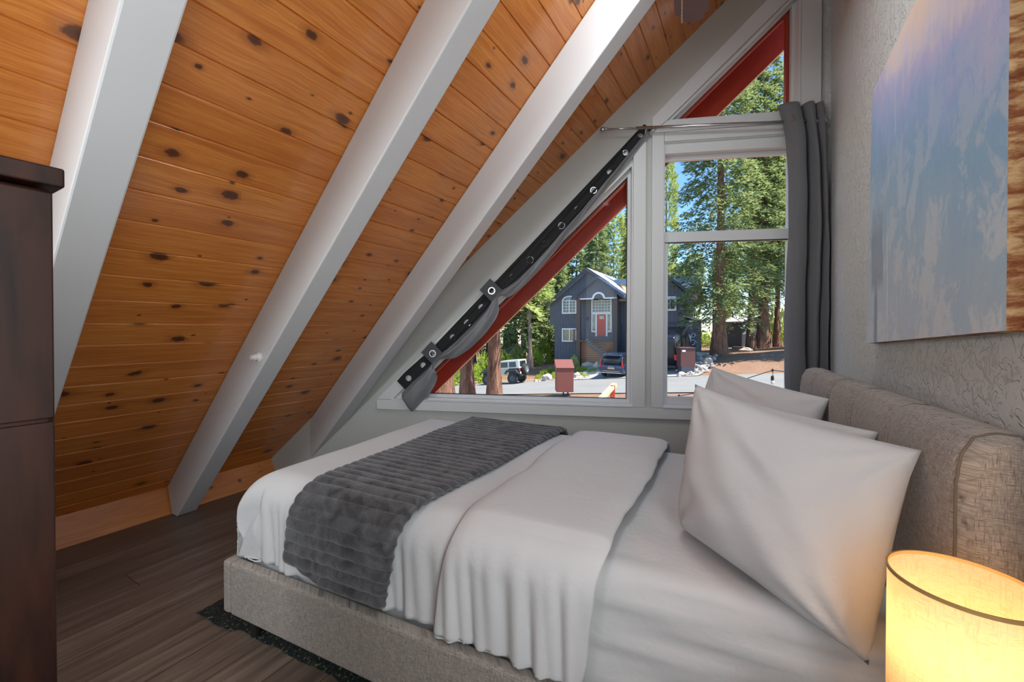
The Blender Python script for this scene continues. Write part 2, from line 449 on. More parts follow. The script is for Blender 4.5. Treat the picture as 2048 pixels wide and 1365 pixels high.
# window_2: double-hung
w2 = tag(empty('window_2', G(1.0, .7)), 'white double-hung window beside the grey curtain', kind='structure')
b = MB(); ring(b, W2, inset(W2, .012), -.004, .12); b.build('jamb', M_TRIM, w2)
A0, A1 = .59, 1.418
b = MB(); gbox(b, A0, A1, 2.475, 2.543, .012, .10); b.build('head_jamb', M_TRIM, w2)
us = MB()
def sash(b, a0, a1, z0, z1, st, rb, rt, d0, d1):
    gbox(b, a0, a0+st, z0, z1, d0, d1); gbox(b, a1-st, a1, z0, z1, d0, d1)
    gbox(b, a0+st, a1-st, z0, z0+rb, d0, d1); gbox(b, a0+st, a1-st, z1-rt, z1, d0, d1)
sash(us, A0, A1, 1.86, 2.475, .012, .06, .03, .07, .10); uso = us.build('upper_sash', M_SASH, w2, bevel=.003)
b = MB(); gbox(b, A0+.01, A1-.01, 1.9, 2.46, .084, .087); b.build('pane', M_GLASS, uso)
ls = MB(); sash(ls, A0, A1, .712, 1.93, .03, .055, .075, .03, .062); lso = ls.build('lower_sash', M_SASH, w2, bevel=.003)
b = MB(); gbox(b, A0+.02, A1-.02, .75, 1.87, .045, .048); b.build('pane', M_GLASS, lso)
b = MB(); gbox(b, A0, A1, 1.852, 1.858, .028, .05); b.build('sash_gasket', M_BLACK, lso)

# window_3: the upper triangle
w3 = tag(empty('window_3', G(1.3, 2.7)), 'upper triangular window above the curtain rod', kind='structure')
b = MB(); ring(b, W3, inset(W3, .012), -.004, .10); b.build('jamb', M_TRIM, w3)
i3 = inset(W3, .012)
b = MB(); ring(b, i3, inset(i3, .016), .055, .085); b.build('glazing_stop', M_TRIM, w3)
b = MB(); ring(b, i3, inset(i3, .035), .09, .12); b.build('outer_stop', M_REDL, w3)
b = MB(); gpoly(b, inset(W3, .02), .086, .089); b.build('pane', M_GLASS, w3)

# casings (flat boards on the wall)
def trim(name, label, pts, d0=-.02, d1=0.0, bevel=.002):
    b = MB(); gpoly(b, pts, d0, d1); return tag(b.build(name, M_TRIM, bevel=bevel), label, kind='structure')
trim('trim_1', 'long white sill board under the windows', [(-1.56, .616), (1.60, .616), (1.60, .692), (-1.56, .692)], -.024)
trim('trim_2', 'white diagonal casing behind the tied curtain', [(-1.56, .694), (-1.43, .694), (.375, 2.46), (.375, 2.545)], -.02)
trim('trim_3', 'white upright casing right of the triangular window', [(.375, .694), (.460, .694), (.460, 2.63), (.375, 2.545)], -.022)
trim('trim_4', 'white upright casing left of the double-hung window', [(.500, .694), (.580, .694), (.580, 2.612), (.500, 2.612)], -.022)
trim('trim_5', 'white head casing over the double-hung window', [(.582, 2.548), (1.56, 2.548), (1.56, 2.612), (.582, 2.612)], -.02)
trim('trim_6', 'white casing board under the upper triangle', [(.505, 2.615), (1.56, 2.615), (1.56, 2.692), (.60, 2.692)], -.021)
trim('trim_7', 'white diagonal casing of the upper triangle', [(.500, 2.618), (.598, 2.694), (1.445, 3.511), (1.445, 3.66), (.500, 2.72)], -.019)
trim('trim_8', 'white upright casing in the corner by the curtain', [(1.448, .694), (1.562, .694), (1.562, 3.80), (1.448, 3.66)], -.02)
b = MB(); gbox(b, -1.44, .376, .692, .702, -.03, .05); gbox(b, .578, 1.45, .692, .702, -.03, .05)
tag(b.build('trim_9', M_TRIM, bevel=.003), 'white window stool ledge', kind='structure')
b = MB(); gbox(b, 1.578, A_CORNER-.002, 0.0, 3.9, -.035, 0.0)
tag(b.build('trim_10', M_WALLR), 'narrow corner strip beside the curtain', kind='structure')

# red barge rafter outside, parallel to the roof edge
def bz(a): return .664+(a+1.244)*(3.378-.664)/(1.559+1.244)
tb = empty('barge_rafter', G(0, bz(0), .3)); tag(tb, 'deep red rafter board of the roof overhang outside the glass', 'rafter', kind='structure')
b = MB(); gpoly(b, [(-2.6, bz(-2.6)), (1.9, bz(1.9)), (1.9, bz(1.9)+.34), (-2.6, bz(-2.6)+.34)], .30, .345); b.build('board', M_RED, tb)
b = MB(); gpoly(b, [(-2.6, bz(-2.6)+.25), (1.9, bz(1.9)+.25), (1.9, bz(1.9)+.29), (-2.6, bz(-2.6)+.29)], .13, .30); b.build('soffit', M_RED, tb)
b = MB(); gpoly(b, [(-2.6, bz(-2.6)-.006), (1.9, bz(1.9)-.006), (1.9, bz(1.9)-.001), (-2.6, bz(-2.6)-.001)], .30, .347); b.build('edge', plain('pale_cut_edge', srgb(226, 176, 140), .5), tb)

# ------------------------------------------------------------ beams
def beam(y0, y1, depth, label, foot=True):
    b = MB(); y1 = y1
    # section in x-z: from the roof plane down by depth, cut off at the floor
    n = Vector((SS, 0, -CS))*depth
    top = Vector((XR, 0, ceil_z(XR)))
    lowc = top+n
    fx = (Vector((X0, 0, 0))+n); fxx = fx.x + (0-fx.z)/math.tan(SL)      # lower edge meets the floor
    hx = XR-.002
    zl = (hx-fxx)*math.tan(SL)
    poly = [(fxx, y0, .002), (hx, y0, zl), (hx, y0, ceil_z(hx)-.003), (-3.408, y0, ceil_z(-3.408)-.003), (-3.343, y0, .002)]
    b.prism(poly, (0, y1-y0, 0))
    return tag(b.build('ceiling_beam', M_BEAM, bevel=.006), label, 'beam', 'white ceiling beams', 'structure')
DEPTH = (-3.268-X0)*SS
bA = beam(.373, .487, DEPTH, 'white painted ceiling beam nearest the dark dresser')
bB = beam(1.209, 1.323, DEPTH, 'middle white painted ceiling beam with nicked lower edge')
bC = beam(2.037, 2.151, DEPTH, 'white painted ceiling beam next to the gable window wall')
beam(-.463, -.349, DEPTH, 'white painted ceiling beam behind the dresser')
beam(-1.299, -1.185, DEPTH, 'white painted ceiling beam at the back of the room')
b = MB(); b.bounds((-3.395, 2.012, .03), (-3.365, 2.036, .222)); tag(b.build('wood_strip', M_TRIM, bevel=.002), 'short upright white strip fixed to the beam foot beyond the bed', 'strip')
for (x, y, z), lab in (((-2.269, 1.209, 1.093), 'white cut-off rod socket on the middle beam'), ((-2.535, .543, 1.079), 'white rod socket on the beam behind the dresser')):
    t = tag(empty('rod_socket', (x, y, z)), lab, 'rod socket', 'closet rod sockets on the beams')
    s = -1 if y > 1 else 1
    yy = y if y > 1 else .487
    M = Matrix.Rotation(R(90), 3, 'X')
    b = MB(); b.lathe([(0, 0), (.026, 0), (.026, .008), (.018, .012), (.018, .03), (0, .03)], (x, yy, z), 20, M if s < 0 else Matrix.Rotation(R(-90), 3, 'X')); b.build('flange', M_WHITEPL, t, smooth=False, bevel=.001)
    b = MB(); b.lathe([(0, .028), (.012, .028), (.012, .045), (0, .045)], (x, yy, z), 16, M if s < 0 else Matrix.Rotation(R(-90), 3, 'X')); b.build('rod_stub', M_WHITEPL, t)

# ------------------------------------------------------------ bed
E0 = Vector((-1.785, .807, 0)); EA = R(5.2); EX = Vector((cos(EA), sin(EA), 0)); EY = Vector((-sin(EA), cos(EA), 0))
def B(p, q, z=0.0): return E0 + EX*p + EY*q + Vector((0, 0, z))
LB, WB = 2.13, 1.31
def linen(name, c0, c1):
    q = N(name); P = q.mapping(q.pos(), rot=(0, 0, -EA))
    s = q.sep(P); st = q.math('ADD', s[0], s[1])
    a = q.noise(q.comb(q.math('MULTIPLY', st, 60), q.math('MULTIPLY', s[2], 620), s[1]), 1.0, 3, .6)
    b2 = q.noise(q.comb(q.math('MULTIPLY', st, 620), q.math('MULTIPLY', s[2], 60), s[1]), 1.0, 3, .6)
    f = q.math('MAXIMUM', a, b2)
    big = q.noise(P, 3, 2)
    q.base(q.mix(q.ramp(f, [(.42, 0), (.78, 1)]), c1, c0)); q.p(Roughness=.9); q.b.inputs['Sheen Weight'].default_value = .15
    q.bump(q.math('ADD', a, b2), .35, .002); return q.m
M_LINEN = linen('oatmeal_linen', srgb(78, 71, 66), srgb(178, 169, 161))
def sheet_mat(name, c=(208, 208, 209)):
    q = N(name); P = q.pos()
    big = q.noise(P, 9, 4, .55, .6); fine = q.noise(P, 38, 3, .5, .4); wv = q.noise(P, 420, 1)
    q.base(srgb(*c)); q.p(Roughness=.85); q.b.inputs['Sheen Weight'].default_value = .1
    q.bump(q.math('ADD', q.math('MULTIPLY', big, .45), q.math('ADD', q.math('MULTIPLY', fine, .16), q.math('MULTIPLY', wv, .03))), .35, .02); return q.m
M_SHEET = sheet_mat('white_cotton')
M_PILLOW = sheet_mat('white_pillowcase_cotton', (206, 206, 207))

bed = tag(empty('bed', B(LB/2, WB/2)), 'low platform bed upholstered in oatmeal linen with tall headboard', 'bed')
def obox(b, p0, p1, q0, q1, z0, z1):
    return b.add([B(p, q, z) for z in (z0, z1) for p, q in ((p0, q0), (p1, q0), (p1, q1), (p0, q1))],
                 [(3, 2, 1, 0), (4, 5, 6, 7), (0, 1, 5, 4), (1, 2, 6, 5), (2, 3, 7, 6), (3, 0, 4, 7)])
for nm, args in (('side_rail', (.045, LB, .0, .045)), ('side_rail', (.045, LB, WB-.045, WB)), ('foot_rail', (0, .044, 0, WB))):
    b = MB(); obox(b, *args, .135, .34); b.build(nm, M_LINEN, bed, bevel=.012, seg=3, smooth=False)
b = MB(); obox(b, .046, LB, .046, WB-.046, .17, .2); b.build('slat_base', plain('bed_base_cloth', (.02, .02, .022), .9), bed)
for p, q in ((.08, .08), (.08, WB-.08), (LB-.1, .08), (LB-.1, WB-.08)):
    b = MB(); zl = .024 if p < 1.9 else 0; b.lathe([(0, zl), (.018, zl), (.026, .135), (0, .135)], B(p, q, .0), 14); b.build('leg', M_BLACK, bed)
# headboard: padded slab with a rolled top edge and stitched vertical seams
hb = empty('headboard', B(LB, WB/2), EA, bed)
def hb_pt(u, v):
    """u along the width 0-1, v around the section 0-1"""
    sec = [(0.0, .12), (-.012, .35), (-.016, .75), (-.016, .98), (-.009, 1.03), (.006, 1.06), (.03, 1.070), (.055, 1.068), (.07, 1.05), (.072, .9), (.072, .12)]
    k = v*(len(sec)-1); i = min(int(k), len(sec)-2); f = k-i
    p = sec[i][0]*(1-f)+sec[i+1][0]*f; z = sec[i][1]*(1-f)+sec[i+1][1]*f
    q = u*WB
    # soft pillowing between seams at 1/4 steps
    cut = (0,)+(.245, .455, .645, .84)+(1,)
    s = min(abs(u-c_) for c_ in cut[1:-1])
    s = max(0, 1-s/.09)
    puff = .010*(1-s**6) if z > .2 else 0
    e = min(u, 1-u)*WB
    rnd = .02*max(0, 1-e/.03)**2
    return B(LB+p-(puff if p < .03 else 0)+(rnd if p < .03 else 0), q, z+(puff*.5 if z > 1.0 else 0)-rnd*(.8 if z > .9 else 0))
b = MB(); b.grid(hb_pt, 97, 41)
for u in (0, 1):
    ring_ = [hb_pt(u, j/40) for j in range(41)]
    b.add(ring_, [tuple(range(41))])
b.build('panel', M_LINEN, hb, smooth=True, weld=True)
M_SEAM = plain('seam_thread', srgb(112, 102, 92), .9)
SEAMS = (.245, .455, .645, .84)
for k in SEAMS:
    b = MB(); b.tube([hb_pt(k, j/80)+Vector((0, 0, .001))-EX*.001*(j < 40) for j in range(12, 66)], .0022, 6); b.build('seam', M_SEAM, hb)
b = MB(); b.tube([hb_pt(.012, j/80)-EX*.001 for j in range(12, 62)], .0022, 6); b.build('seam', M_SEAM, hb)

# mattress with fitted sheet
def rounded(s, R_, flat):
    """arc length s past the start of a rounded edge -> (outward, drop)"""
    if s <= 0: return s, 0.0
    if s < R_*pi/2: return R_*sin(s/R_), R_*(1-cos(s/R_))
    return R_, R_+(s-R_*pi/2)
ZT = .638
def drape(p, q, Rr, top, hmax, lo_p, hi_p, lo_q, hi_q, puff=0.0, fold=0.0, seed=0.0, gap=0.0):
    """cloth lying over the mattress: p, q are arc-length coordinates on the flat cloth"""
    op = dp = oq = dq = 0; nx_ = 0; ny_ = 0
    if p < lo_p: o, dp = rounded(lo_p-p, Rr, 0); pp = lo_p-o; nx_ = -1
    elif p > hi_p: o, dp = rounded(p-hi_p, Rr, 0); pp = hi_p+o; nx_ = 1
    else: pp = p
    if q < lo_q: o, dq = rounded(lo_q-q, Rr, 0); qq = lo_q-o; ny_ = -1
    elif q > hi_q: o, dq = rounded(q-hi_q, Rr, 0); qq = hi_q+o; ny_ = 1
    else: qq = q
    d = math.hypot(dp, dq) if dp and dq else dp+dq
    if dp > 0 and dq > 0: d = max(dp, dq)*.75+.25*(dp+dq)
    d = min(d, hmax)
    k = min(1, d/.12)
    if fold and d > 0:
        g_ = pp if ny_ else qq
        f = fold*k*k*(.25+.75*min(1, d/.3))*(.6*sin(g_*62+2.6*sin(g_*9+seed)+seed+d*2)+.4*sin(g_*117+seed*2-d*7+1.5*sin(g_*23))+.5*sin(g_*19+seed*3))
        if nx_ and ny_: f = fold*k*.8*sin((p-q)*30+seed)
        pp += nx_*f*(1 if nx_ else 0); qq += ny_*f*(1 if ny_ else 0)
        if nx_ and not ny_: pp += nx_*gap*k
        if ny_: qq += ny_*gap*k
    z = top-d+puff*(.5*wob(pp*5+seed, qq*6)+.5)*max(0, 1-d/.1)
    return B(pp, qq, z)
mat_ = MB()
def matt(u, v):
    p = -.30+u*(LB-.03+.3-.0); q = -.30+v*(WB+.60)
    Pt = drape(p+.03, q, .055, ZT, .44, .10, LB-.03-.06, .085, WB-.085)
    # fine drag wrinkles of the fitted sheet near the head, running along the bed
    return Pt
def matt2(u, v):
    p = .03-.32+u*(LB-.060+.32); q = -.32+v*(WB+.64)
    Pt = drape(p, q, .06, ZT, .40, .135, 9, .135, WB-.135)
    w_ = max(0, min(1, (p-1.35)/.2))
    if q < .15 and w_ > 0:
        s = (.15-q); Pt = Pt - EY*(.0045*w_*min(1, s/.08)*(sin(q*62+p*5+1.2*sin(p*3))+.6*sin(q*118-p*9)))
    elif w_ > 0: Pt.z += .003*w_*sin(q*26+p*9+2*sin(p*4))*math.exp(-((q-.35)/.5)**2)
    return Pt
mat_.grid(matt2, 150, 120)
mo = mat_.build('mattress', M_SHEET, smooth=True)
tag(mo, 'mattress with white fitted sheet on the linen platform bed', 'mattress')

# white top sheet over the foot two thirds of the bed
def top_sheet(u, v):
    p = -.30+u*(1.24+.30); q = -.36+v*(WB+.72)
    Pt = drape(p, q, .11, ZT+.024, .312, .158, 9, .156, WB-.156, .012, .013, .4, 0)
    if .1 < q < WB-.1 and p > .1: Pt.z += .004*sin(p*21+q*7)*math.exp(-((p-.95)/.12)**2)
    return Pt
b = MB(); b.grid(top_sheet, 170, 190)
tag(b.build('bed_sheet', M_SHEET, smooth=True, solid=.006), 'white sheet tucked over the foot of the bed under the throw', 'sheet')
# turned-down band of the white cover
def band(u, v):
    q = -.40+v*(WB+.78)
    pl = 1.03+.02*wob(q*5)+.05*max(0, q-.2)
    pr = 1.475+.075*max(0, min(1, q/1.1))+.008*wob(q*9+2)
    if q < .1: pr -= .05*min(1, (.1-q)/.4); pl += -.02*min(1, (.1-q)/.3)
    p = pl+u*(pr-pl)
    lift = .020*(1-(abs(u-.5)*2)**8)
    Pt = drape(p, q, .11, ZT+.034, .318, -9, 9, .138, WB-.138, .012, .013, .4, .0)
    if q < .1: Pt = Pt - EY*(lift*.6)+Vector((0, 0, .3*lift))
    elif q > WB-.1: Pt = Pt + EY*lift
    else: Pt.z += lift
    return Pt
b = MB(); b.grid(band, 70, 210)
tag(b.build('folded_sheet', M_SHEET, smooth=True, solid=.008), 'turned-down band of white sheet across the bed below the pillows', 'sheet')

# ribbed plush throw
def plush():
    q = N('grey_ribbed_plush'); P = q.pos()
    a = q.noise(P, 16, 4, .6, .8); f = q.noise(P, 210, 3, .6)
    q.base(q.mix(q.ramp(a, [(.35, 0), (.7, 1)]), srgb(56, 56, 59), srgb(104, 104, 107))); q.p(Roughness=.95)
    q.b.inputs['Sheen Weight'].default_value = .55; q.b.inputs['Sheen Roughness'].default_value = .35; q.b.inputs['Sheen Tint'].default_value = (.8, .8, .82, 1)
    q.bump(q.math('MULTIPLY_ADD', f, .7, q.math('MULTIPLY', a, .5)), .9, .006); return q.m
def throw(u, v):
    q = -.20-.10*u+.02*sin(u*9)*0+v*(WB+.16+.20+.10*u)
    pl = .40-.045*max(0, .1-q)/.3; pr = 1.01-.13*max(0, 1-q/1.2)-.03*max(0, .1-q)/.3
    p = pl+u*(pr-pl)+.008*wob(q*7, u*3)
    rib = abs(sin((q+.006*wob(u*2.2+q*1.5))*pi/.042))**.6
    Pt = drape(p, q, .115, ZT+.050, .30, -9, 9, .124, WB-.124, .012, .003, .4, 0)
    h = .010*rib-.004+.003*wob(u*5, q*6)
    e = min(u, 1-u); 
    if e < .03: h -= .010*(1-e/.03)
    # follow the surface outwards
    if q < .124: 
        k = min(1, (.124-q)/.19)
        Pt = Pt - EY*(h*sin(k*pi/2)+.006*k) + Vector((0, 0, h*cos(k*pi/2)))
    else: Pt.z += h
    return Pt
b = MB(); b.grid(throw, 56, 420)
tag(b.build('throw_blanket', plush(), smooth=True, solid=.012), 'dark grey ribbed plush throw laid across the foot of the bed', 'blanket')

# pillows
def pillow(BL, BR, TL, TR, thick, seed, label):
    b = MB(); nu, nv = 64, 44
    BL, BR, TL, TR = (P-EX*.034 for P in (BL, BR, TL, TR))
    nrm = (BR-BL).cross(TL-BL).normalized()
    def surf(side):
        def f(u, v):
            a, t = u*2-1, v*2-1
            # outline pulls in along the edges and runs out to the corners
            a2 = a*(1-.055*(1-t*t)**1.0); t2 = t*(1-.07*(1-a*a))
            uu, vv = (a2+1)/2, (t2+1)/2
            P = BL*(1-uu)*(1-vv)+BR*uu*(1-vv)+TL*(1-uu)*vv+TR*uu*vv
            e = (max(0, 1-abs(a)**2.6)*max(0, 1-abs(t)**2.4))**.48
            sag = 1-.22*t
            r = math.hypot(abs(a)-1, abs(t)-1)
            ang = math.atan2(1-abs(t)+1e-4, 1-abs(a)+1e-4)
            wr = .010*math.exp(-r*2.4)*sin(ang*11+seed)*min(1, r*4)
            wr += .002*sin(a*9+t*5+seed*3+1.5*sin(t*4+seed))*e+.0012*sin(t*13-a*6+seed)*e+.006*wob(a*1.6+seed, t*1.5)*e
            wr += .006*e*math.exp(-((t-.55+.35*a+.1*sin(a*5))/.10)**2)*math.exp(-((a+.25)/.5)**2)-.005*e*math.exp(-((t-.35+.5*a)/.13)**2)*math.exp(-((a+.1)/.45)**2)
            return P + nrm*side*(thick/2*e*sag+wr*min(1, e*2))+Vector((0, 0, 0))
        return f
    b.grid(surf(1), nu, nv); b.grid(surf(-1), nu, nv)
    o = b.build('pillow', M_PILLOW, smooth=True, weld=True)
    return tag(o, label, 'pillow', 'white pillows leaning on the headboard')
pillow(at(1388, 1060, 1.22), at(1785, 1345, .735), at(1414, 770, 1.265), at(1890, 906, .795), .20, .5, 'plump white pillow nearest the lamp, filling most of the bed head')
pillow(at(1386, 930, 1.52), at(1764, 1060, .98), at(1430, 780, 1.60), at(1792, 868, 1.015), .17, 1.9, 'middle white pillow of the three leaning on the headboard')
pillow(at(1400, 860, 1.95), at(1650, 930, 1.40), at(1440, 734, 2.03), at(1684, 800, 1.44), .16, 3.1, 'white pillow nearest the window with its pointed corner up')

# rug under the bed
def shag():
    q = N('dark_woven_rug'); P = q.pos()
    a = q.vor(P, 60, 'Color'); f = q.noise(P, 90, 3)
    q.base(q.mix(q.ramp(f, [(.55, 0), (.66, 1)]), srgb(20, 24, 24), srgb(92, 100, 78))); q.p(Roughness=.95); q.bump(q.vor(P, 70), 1.0, .01); return q.m
def rugf(u, v):
    p = -.30+u*2.2; q = .075+v*1.5
    e = min(u, 1-u, v, 1-v)
    return B(p+.012*wob(v*40, u*3), q+.012*wob(u*60, 2)-.02*(u < .12), .004+.014*min(1, e*40)+.004*wob(u*90, v*70))
b = MB(); b.grid(rugf, 90, 70); tag(b.build('rug', shag(), smooth=True), 'dark green-black woven rug showing from under the bed', 'rug')

# ------------------------------------------------------------ dark dresser on the left
def espresso():
    q = N('espresso_stained_wood'); P = q.pos()
    a = q.noise(q.mapping(P, (1, 1, .16)), 30, 4, .6, .4); c = q.noise(P, 5, 3)
    q.base(q.mix(q.ramp(a, [(.3, 0), (.75, 1)]), srgb(26, 13, 9), srgb(58, 29, 18))); q.p(Roughness=q.math('MULTIPLY_ADD', c, .15, .36)); q.bump(a, .05, .002); q.b.inputs['Specular IOR Level'].default_value = .22; return q.m
M_ESP = espresso()
DX, DY = -.95, .20
dr = tag(empty('dresser', (DX-.25, DY-.45, 0)), 'tall dark espresso wood dresser at the left edge', 'dresser')
b = MB(); b.bounds((DX-.50, DY-.90, .06), (DX-.008, DY-.004, 1.468)); b.build('body', M_ESP, dr, bevel=.008, seg=3)
b = MB(); b.bounds((DX-.52, DY-.92, 1.472), (DX+.006, DY+.006, 1.502)); b.build('top', M_ESP, dr, bevel=.003)
b = MB(); b.bounds((DX-.49, DY-.89, 0), (DX-.02, DY-.02, .06)); b.build('base', M_ESP, dr)
for k, (z0, hh_) in enumerate(((.09, .50), (.596, .505), (1.107, .355))):
    b = MB(); b.bounds((DX-.008, DY-.88, z0), (DX-.0015, DY-.006, z0+hh_)); d = b.build('drawer', M_ESP, dr, bevel=.002)
    b = MB(); b.ball((DX+.012, DY-.62, z0+hh_/2), .014, 8); b.build('knob', M_STEEL, d, smooth=True)

# ------------------------------------------------------------ nightstand and lamp
LX, LY, LR, LZ = .270, .842, .0835, .882
ns = tag(empty('nightstand', (LX-.03, LY-.12, 0)), 'small dark nightstand under the lit lamp', 'nightstand')
b = MB(); b.bounds((LX-.22, LY-.32, .50), (LX+.15, LY+.085, .53)); b.build('top', M_ESP, ns, bevel=.003)
b = MB(); b.bounds((LX-.20, LY-.30, .30), (LX+.14, LY+.075, .50)); b.build('body', M_ESP, ns)
for x in (LX-.18, LX+.12):
    for y in (LY-.28, LY+.06):
        b = MB(); b.bounds((x-.015, y-.015, 0), (x+.015, y+.015, .30)); b.build('leg', M_ESP, ns)
lamp = tag(empty('table_lamp', (LX, LY, .53)), 'lit table lamp with a warm linen drum shade beside the bed', 'lamp')
b = MB(); b.lathe([(0, .53), (.05, .53), (.05, .545), (.012, .555), (.010, .70), (0, .70)], (LX, LY, 0), 24); b.build('base', M_STEEL, lamp, smooth=False)
def shade_mat():
    q = N('linen_lamp_shade'); P = q.pos(); s = q.sep(P)
    a = q.noise(q.mapping(P, (1, 1, .10)), 420, 3, .6); c = q.noise(q.mapping(P, (.15, .15, 1)), 420, 3, .6)
    colr = q.mix(q.ramp(q.math('MAXIMUM', a, c), [(.5, 0), (.85, .7)]), srgb(246, 228, 196), srgb(206, 170, 118))
    d = q.n('BsdfDiffuse'); tl = q.n('BsdfTranslucent'); mx = q.n('MixShader'); mx.inputs[0].default_value = .55
    q.l(colr, d.inputs[0]); q.l(colr, tl.inputs[0]); q.l(d.outputs[0], mx.inputs[1]); q.l(tl.outputs[0], mx.inputs[2]); q.l(mx.outputs[0], q.out.inputs['Surface']); return q.m
ZB = LZ-.20
b = MB(); b.lathe([(LR, ZB), (LR, LZ)], (LX, LY, 0), 96); b.build('lamp_shade', shade_mat(), lamp, smooth=True)
b = MB(); b.lathe([(LR-.0012, LZ-.004), (LR+.0012, LZ-.004), (LR+.0012, LZ+.0012), (LR-.0012, LZ+.0012), (LR-.0012, LZ-.004)], (LX, LY, 0), 96); b.build('rim', plain('brass_rim_tape', srgb(176, 138, 84), .6), lamp, smooth=False)
b = MB(); b.lathe([(0, .70), (.012, .70), (.012, .735), (.0, .735)], (LX, LY, 0), 16); b.build('socket', M_WHITEPL, lamp)
def bulb_mat():
    q = N('lit_bulb'); q.p(**{'Emission_Strength': 5.0}); q.b.inputs['Emission Color'].default_value = (1, .62, .27, 1); q.base((1, .9, .8)); return q.m
b = MB(); b.ball((LX, LY, .765), .028, 10, (1, 1, 1.15)); b.build('bulb', bulb_mat(), lamp, smooth=True)
pl = bpy.data.lights.new('lamp_glow', 'POINT'); pl.energy = .55; pl.color = (1, .62, .28); pl.shadow_soft_size = .03
po = bpy.data.objects.new('lamp_glow', pl); col.objects.link(po); po.location = (LX, LY, .80)

# ------------------------------------------------------------ canvas on the wall
def canvas_mat():
    q = N('abstract_canvas'); P = q.n('NewGeometry').outputs['Position']; s = q.sep(P)
    u = q.math('DIVIDE', q.math('SUBTRACT', 2.15, s[1]), 1.06)         # 0 at the window end
    v = q.math('DIVIDE', q.math('SUBTRACT', s[2], 1.19), .99)
    warp = q.noise(P, 4, 5, .65, .5)
    vs = q.math('ADD', v, q.math('MULTIPLY', q.math('SUBTRACT', warp, .5), .38))
    strk = q.noise(q.mapping(P, (1, 1, .12)), 22, 5, .65, .3)
    vs = q.math('ADD', vs, q.math('MULTIPLY', q.math('SUBTRACT', strk, .5), .22))
    vs = q.math('DIVIDE', q.math('ADD', vs, q.math('MULTIPLY', u, .33)), 1.33)
    c = q.ramp(vs, [(.0, srgb(206, 216, 226)), (.2, srgb(196, 208, 220)), (.35, srgb(176, 198, 214)), (.55, srgb(148, 184, 214)), (.66, srgb(158, 184, 226)), (.74, srgb(190, 190, 228)), (.80, srgb(220, 210, 222)), (.90, srgb(240, 214, 196))])
    # pale scraped patches and white drips low down
    pt = q.ramp(q.noise(q.mapping(P, (1, 1.2, .9)), 7, 6, .7, .4), [(.5, 0), (.56, 1)])
    low = q.ramp(v, [(.05, 1), (.55, .35), (.75, .1)])
    c = q.mix(q.math('MULTIPLY', q.math('MULTIPLY', pt, low), .75), c, srgb(222, 224, 226))
    dr_ = q.ramp(q.noise(q.comb(q.math('MULTIPLY', u, 30), q.math('MULTIPLY', v, 1.3), 0.0), 1.0, 3, .6), [(.58, 0), (.64, 1)])
    band_ = q.ramp(u, [(.24, 0), (.27, 1), (.38, 1), (.42, 0)])
    c = q.mix(q.math('MULTIPLY', q.math('MULTIPLY', dr_, band_), q.ramp(v, [(.0, .9), (.6, .8), (.9, .2)])), c, srgb(228, 228, 226))
    # blue-grey blocks at the window side
    blk = q.math('MULTIPLY', q.ramp(q.math('ADD', u, q.math('MULTIPLY', warp, .06)), [(.10, 0), (.115, 1), (.25, 1), (.262, 0)]), q.ramp(q.math('ADD', v, q.math('MULTIPLY', warp, .16)), [(.27, 0), (.31, 1), (.50, 1), (.62, 0)]))
    c = q.mix(q.math('MULTIPLY', blk, .7), c, srgb(142, 156, 172))
    st2 = q.math('MULTIPLY', q.ramp(q.math('ADD', u, q.math('MULTIPLY', strk, .03)), [(.135, 0), (.14, 1), (.175, 1), (.18, 0)]), q.ramp(v, [(.18, 1), (.24, 0)]))
    c = q.mix(q.math('MULTIPLY', st2, .8), c, srgb(146, 152, 172))
    # darker violet streaks at the top
    tp = q.math('MULTIPLY', q.ramp(q.noise(q.comb(q.math('MULTIPLY', u, 16), q.math('MULTIPLY', v, 1.1), 3.0), 1.0, 4, .6), [(.58, 0), (.66, 1)]), q.ramp(v, [(.55, 0), (.72, .8), (1.0, .5)]))
    c = q.mix(q.math('MULTIPLY', tp, .7), c, srgb(168, 156, 186))
    # warm rust patches towards the lit edge
    q.base(c); q.p(Roughness=.75)
    q.bump(q.math('ADD', q.noise(P, 500, 1), q.math('MULTIPLY', q.noise(P, 24, 5, .7, 1.0), 2.0)), .4, .003); return q.m
def rust_mat():
    q = N('rust_painted_edge'); P = q.pos()
    a = q.noise(q.mapping(P, (1, 1, 3.0)), 14, 6, .7, .4)
    q.base(q.ramp(a, [(.3, srgb(92, 44, 26)), (.45, srgb(150, 92, 54)), (.58, srgb(206, 170, 124)), (.75, srgb(226, 204, 168))])); q.p(Roughness=.8); return q.m
cv = tag(empty('canvas_painting', (.42, 1.6, 1.2)), 'large abstract canvas in blue, white and peach above the bed', 'painting')
q4 = [(2.143, 1.191), (1.095, 1.247), (1.10, 2.215), (2.079, 2.165)]
b = MB(); b.add([(.400, y, z) for y, z in q4], [(0, 1, 2, 3)]); b.build('painted_front', canvas_mat(), cv, recalc=False)
b = MB(); F = [(.400, y, z) for y, z in q4]; K = [(.4375, y, z) for y, z in q4]
b.add(F+K, [(0, 4, 5, 1), (2, 6, 7, 3), (3, 7, 4, 0), (4, 7, 6, 5), (1, 5, 6, 2)]); b.build('canvas_edge', rust_mat(), cv)

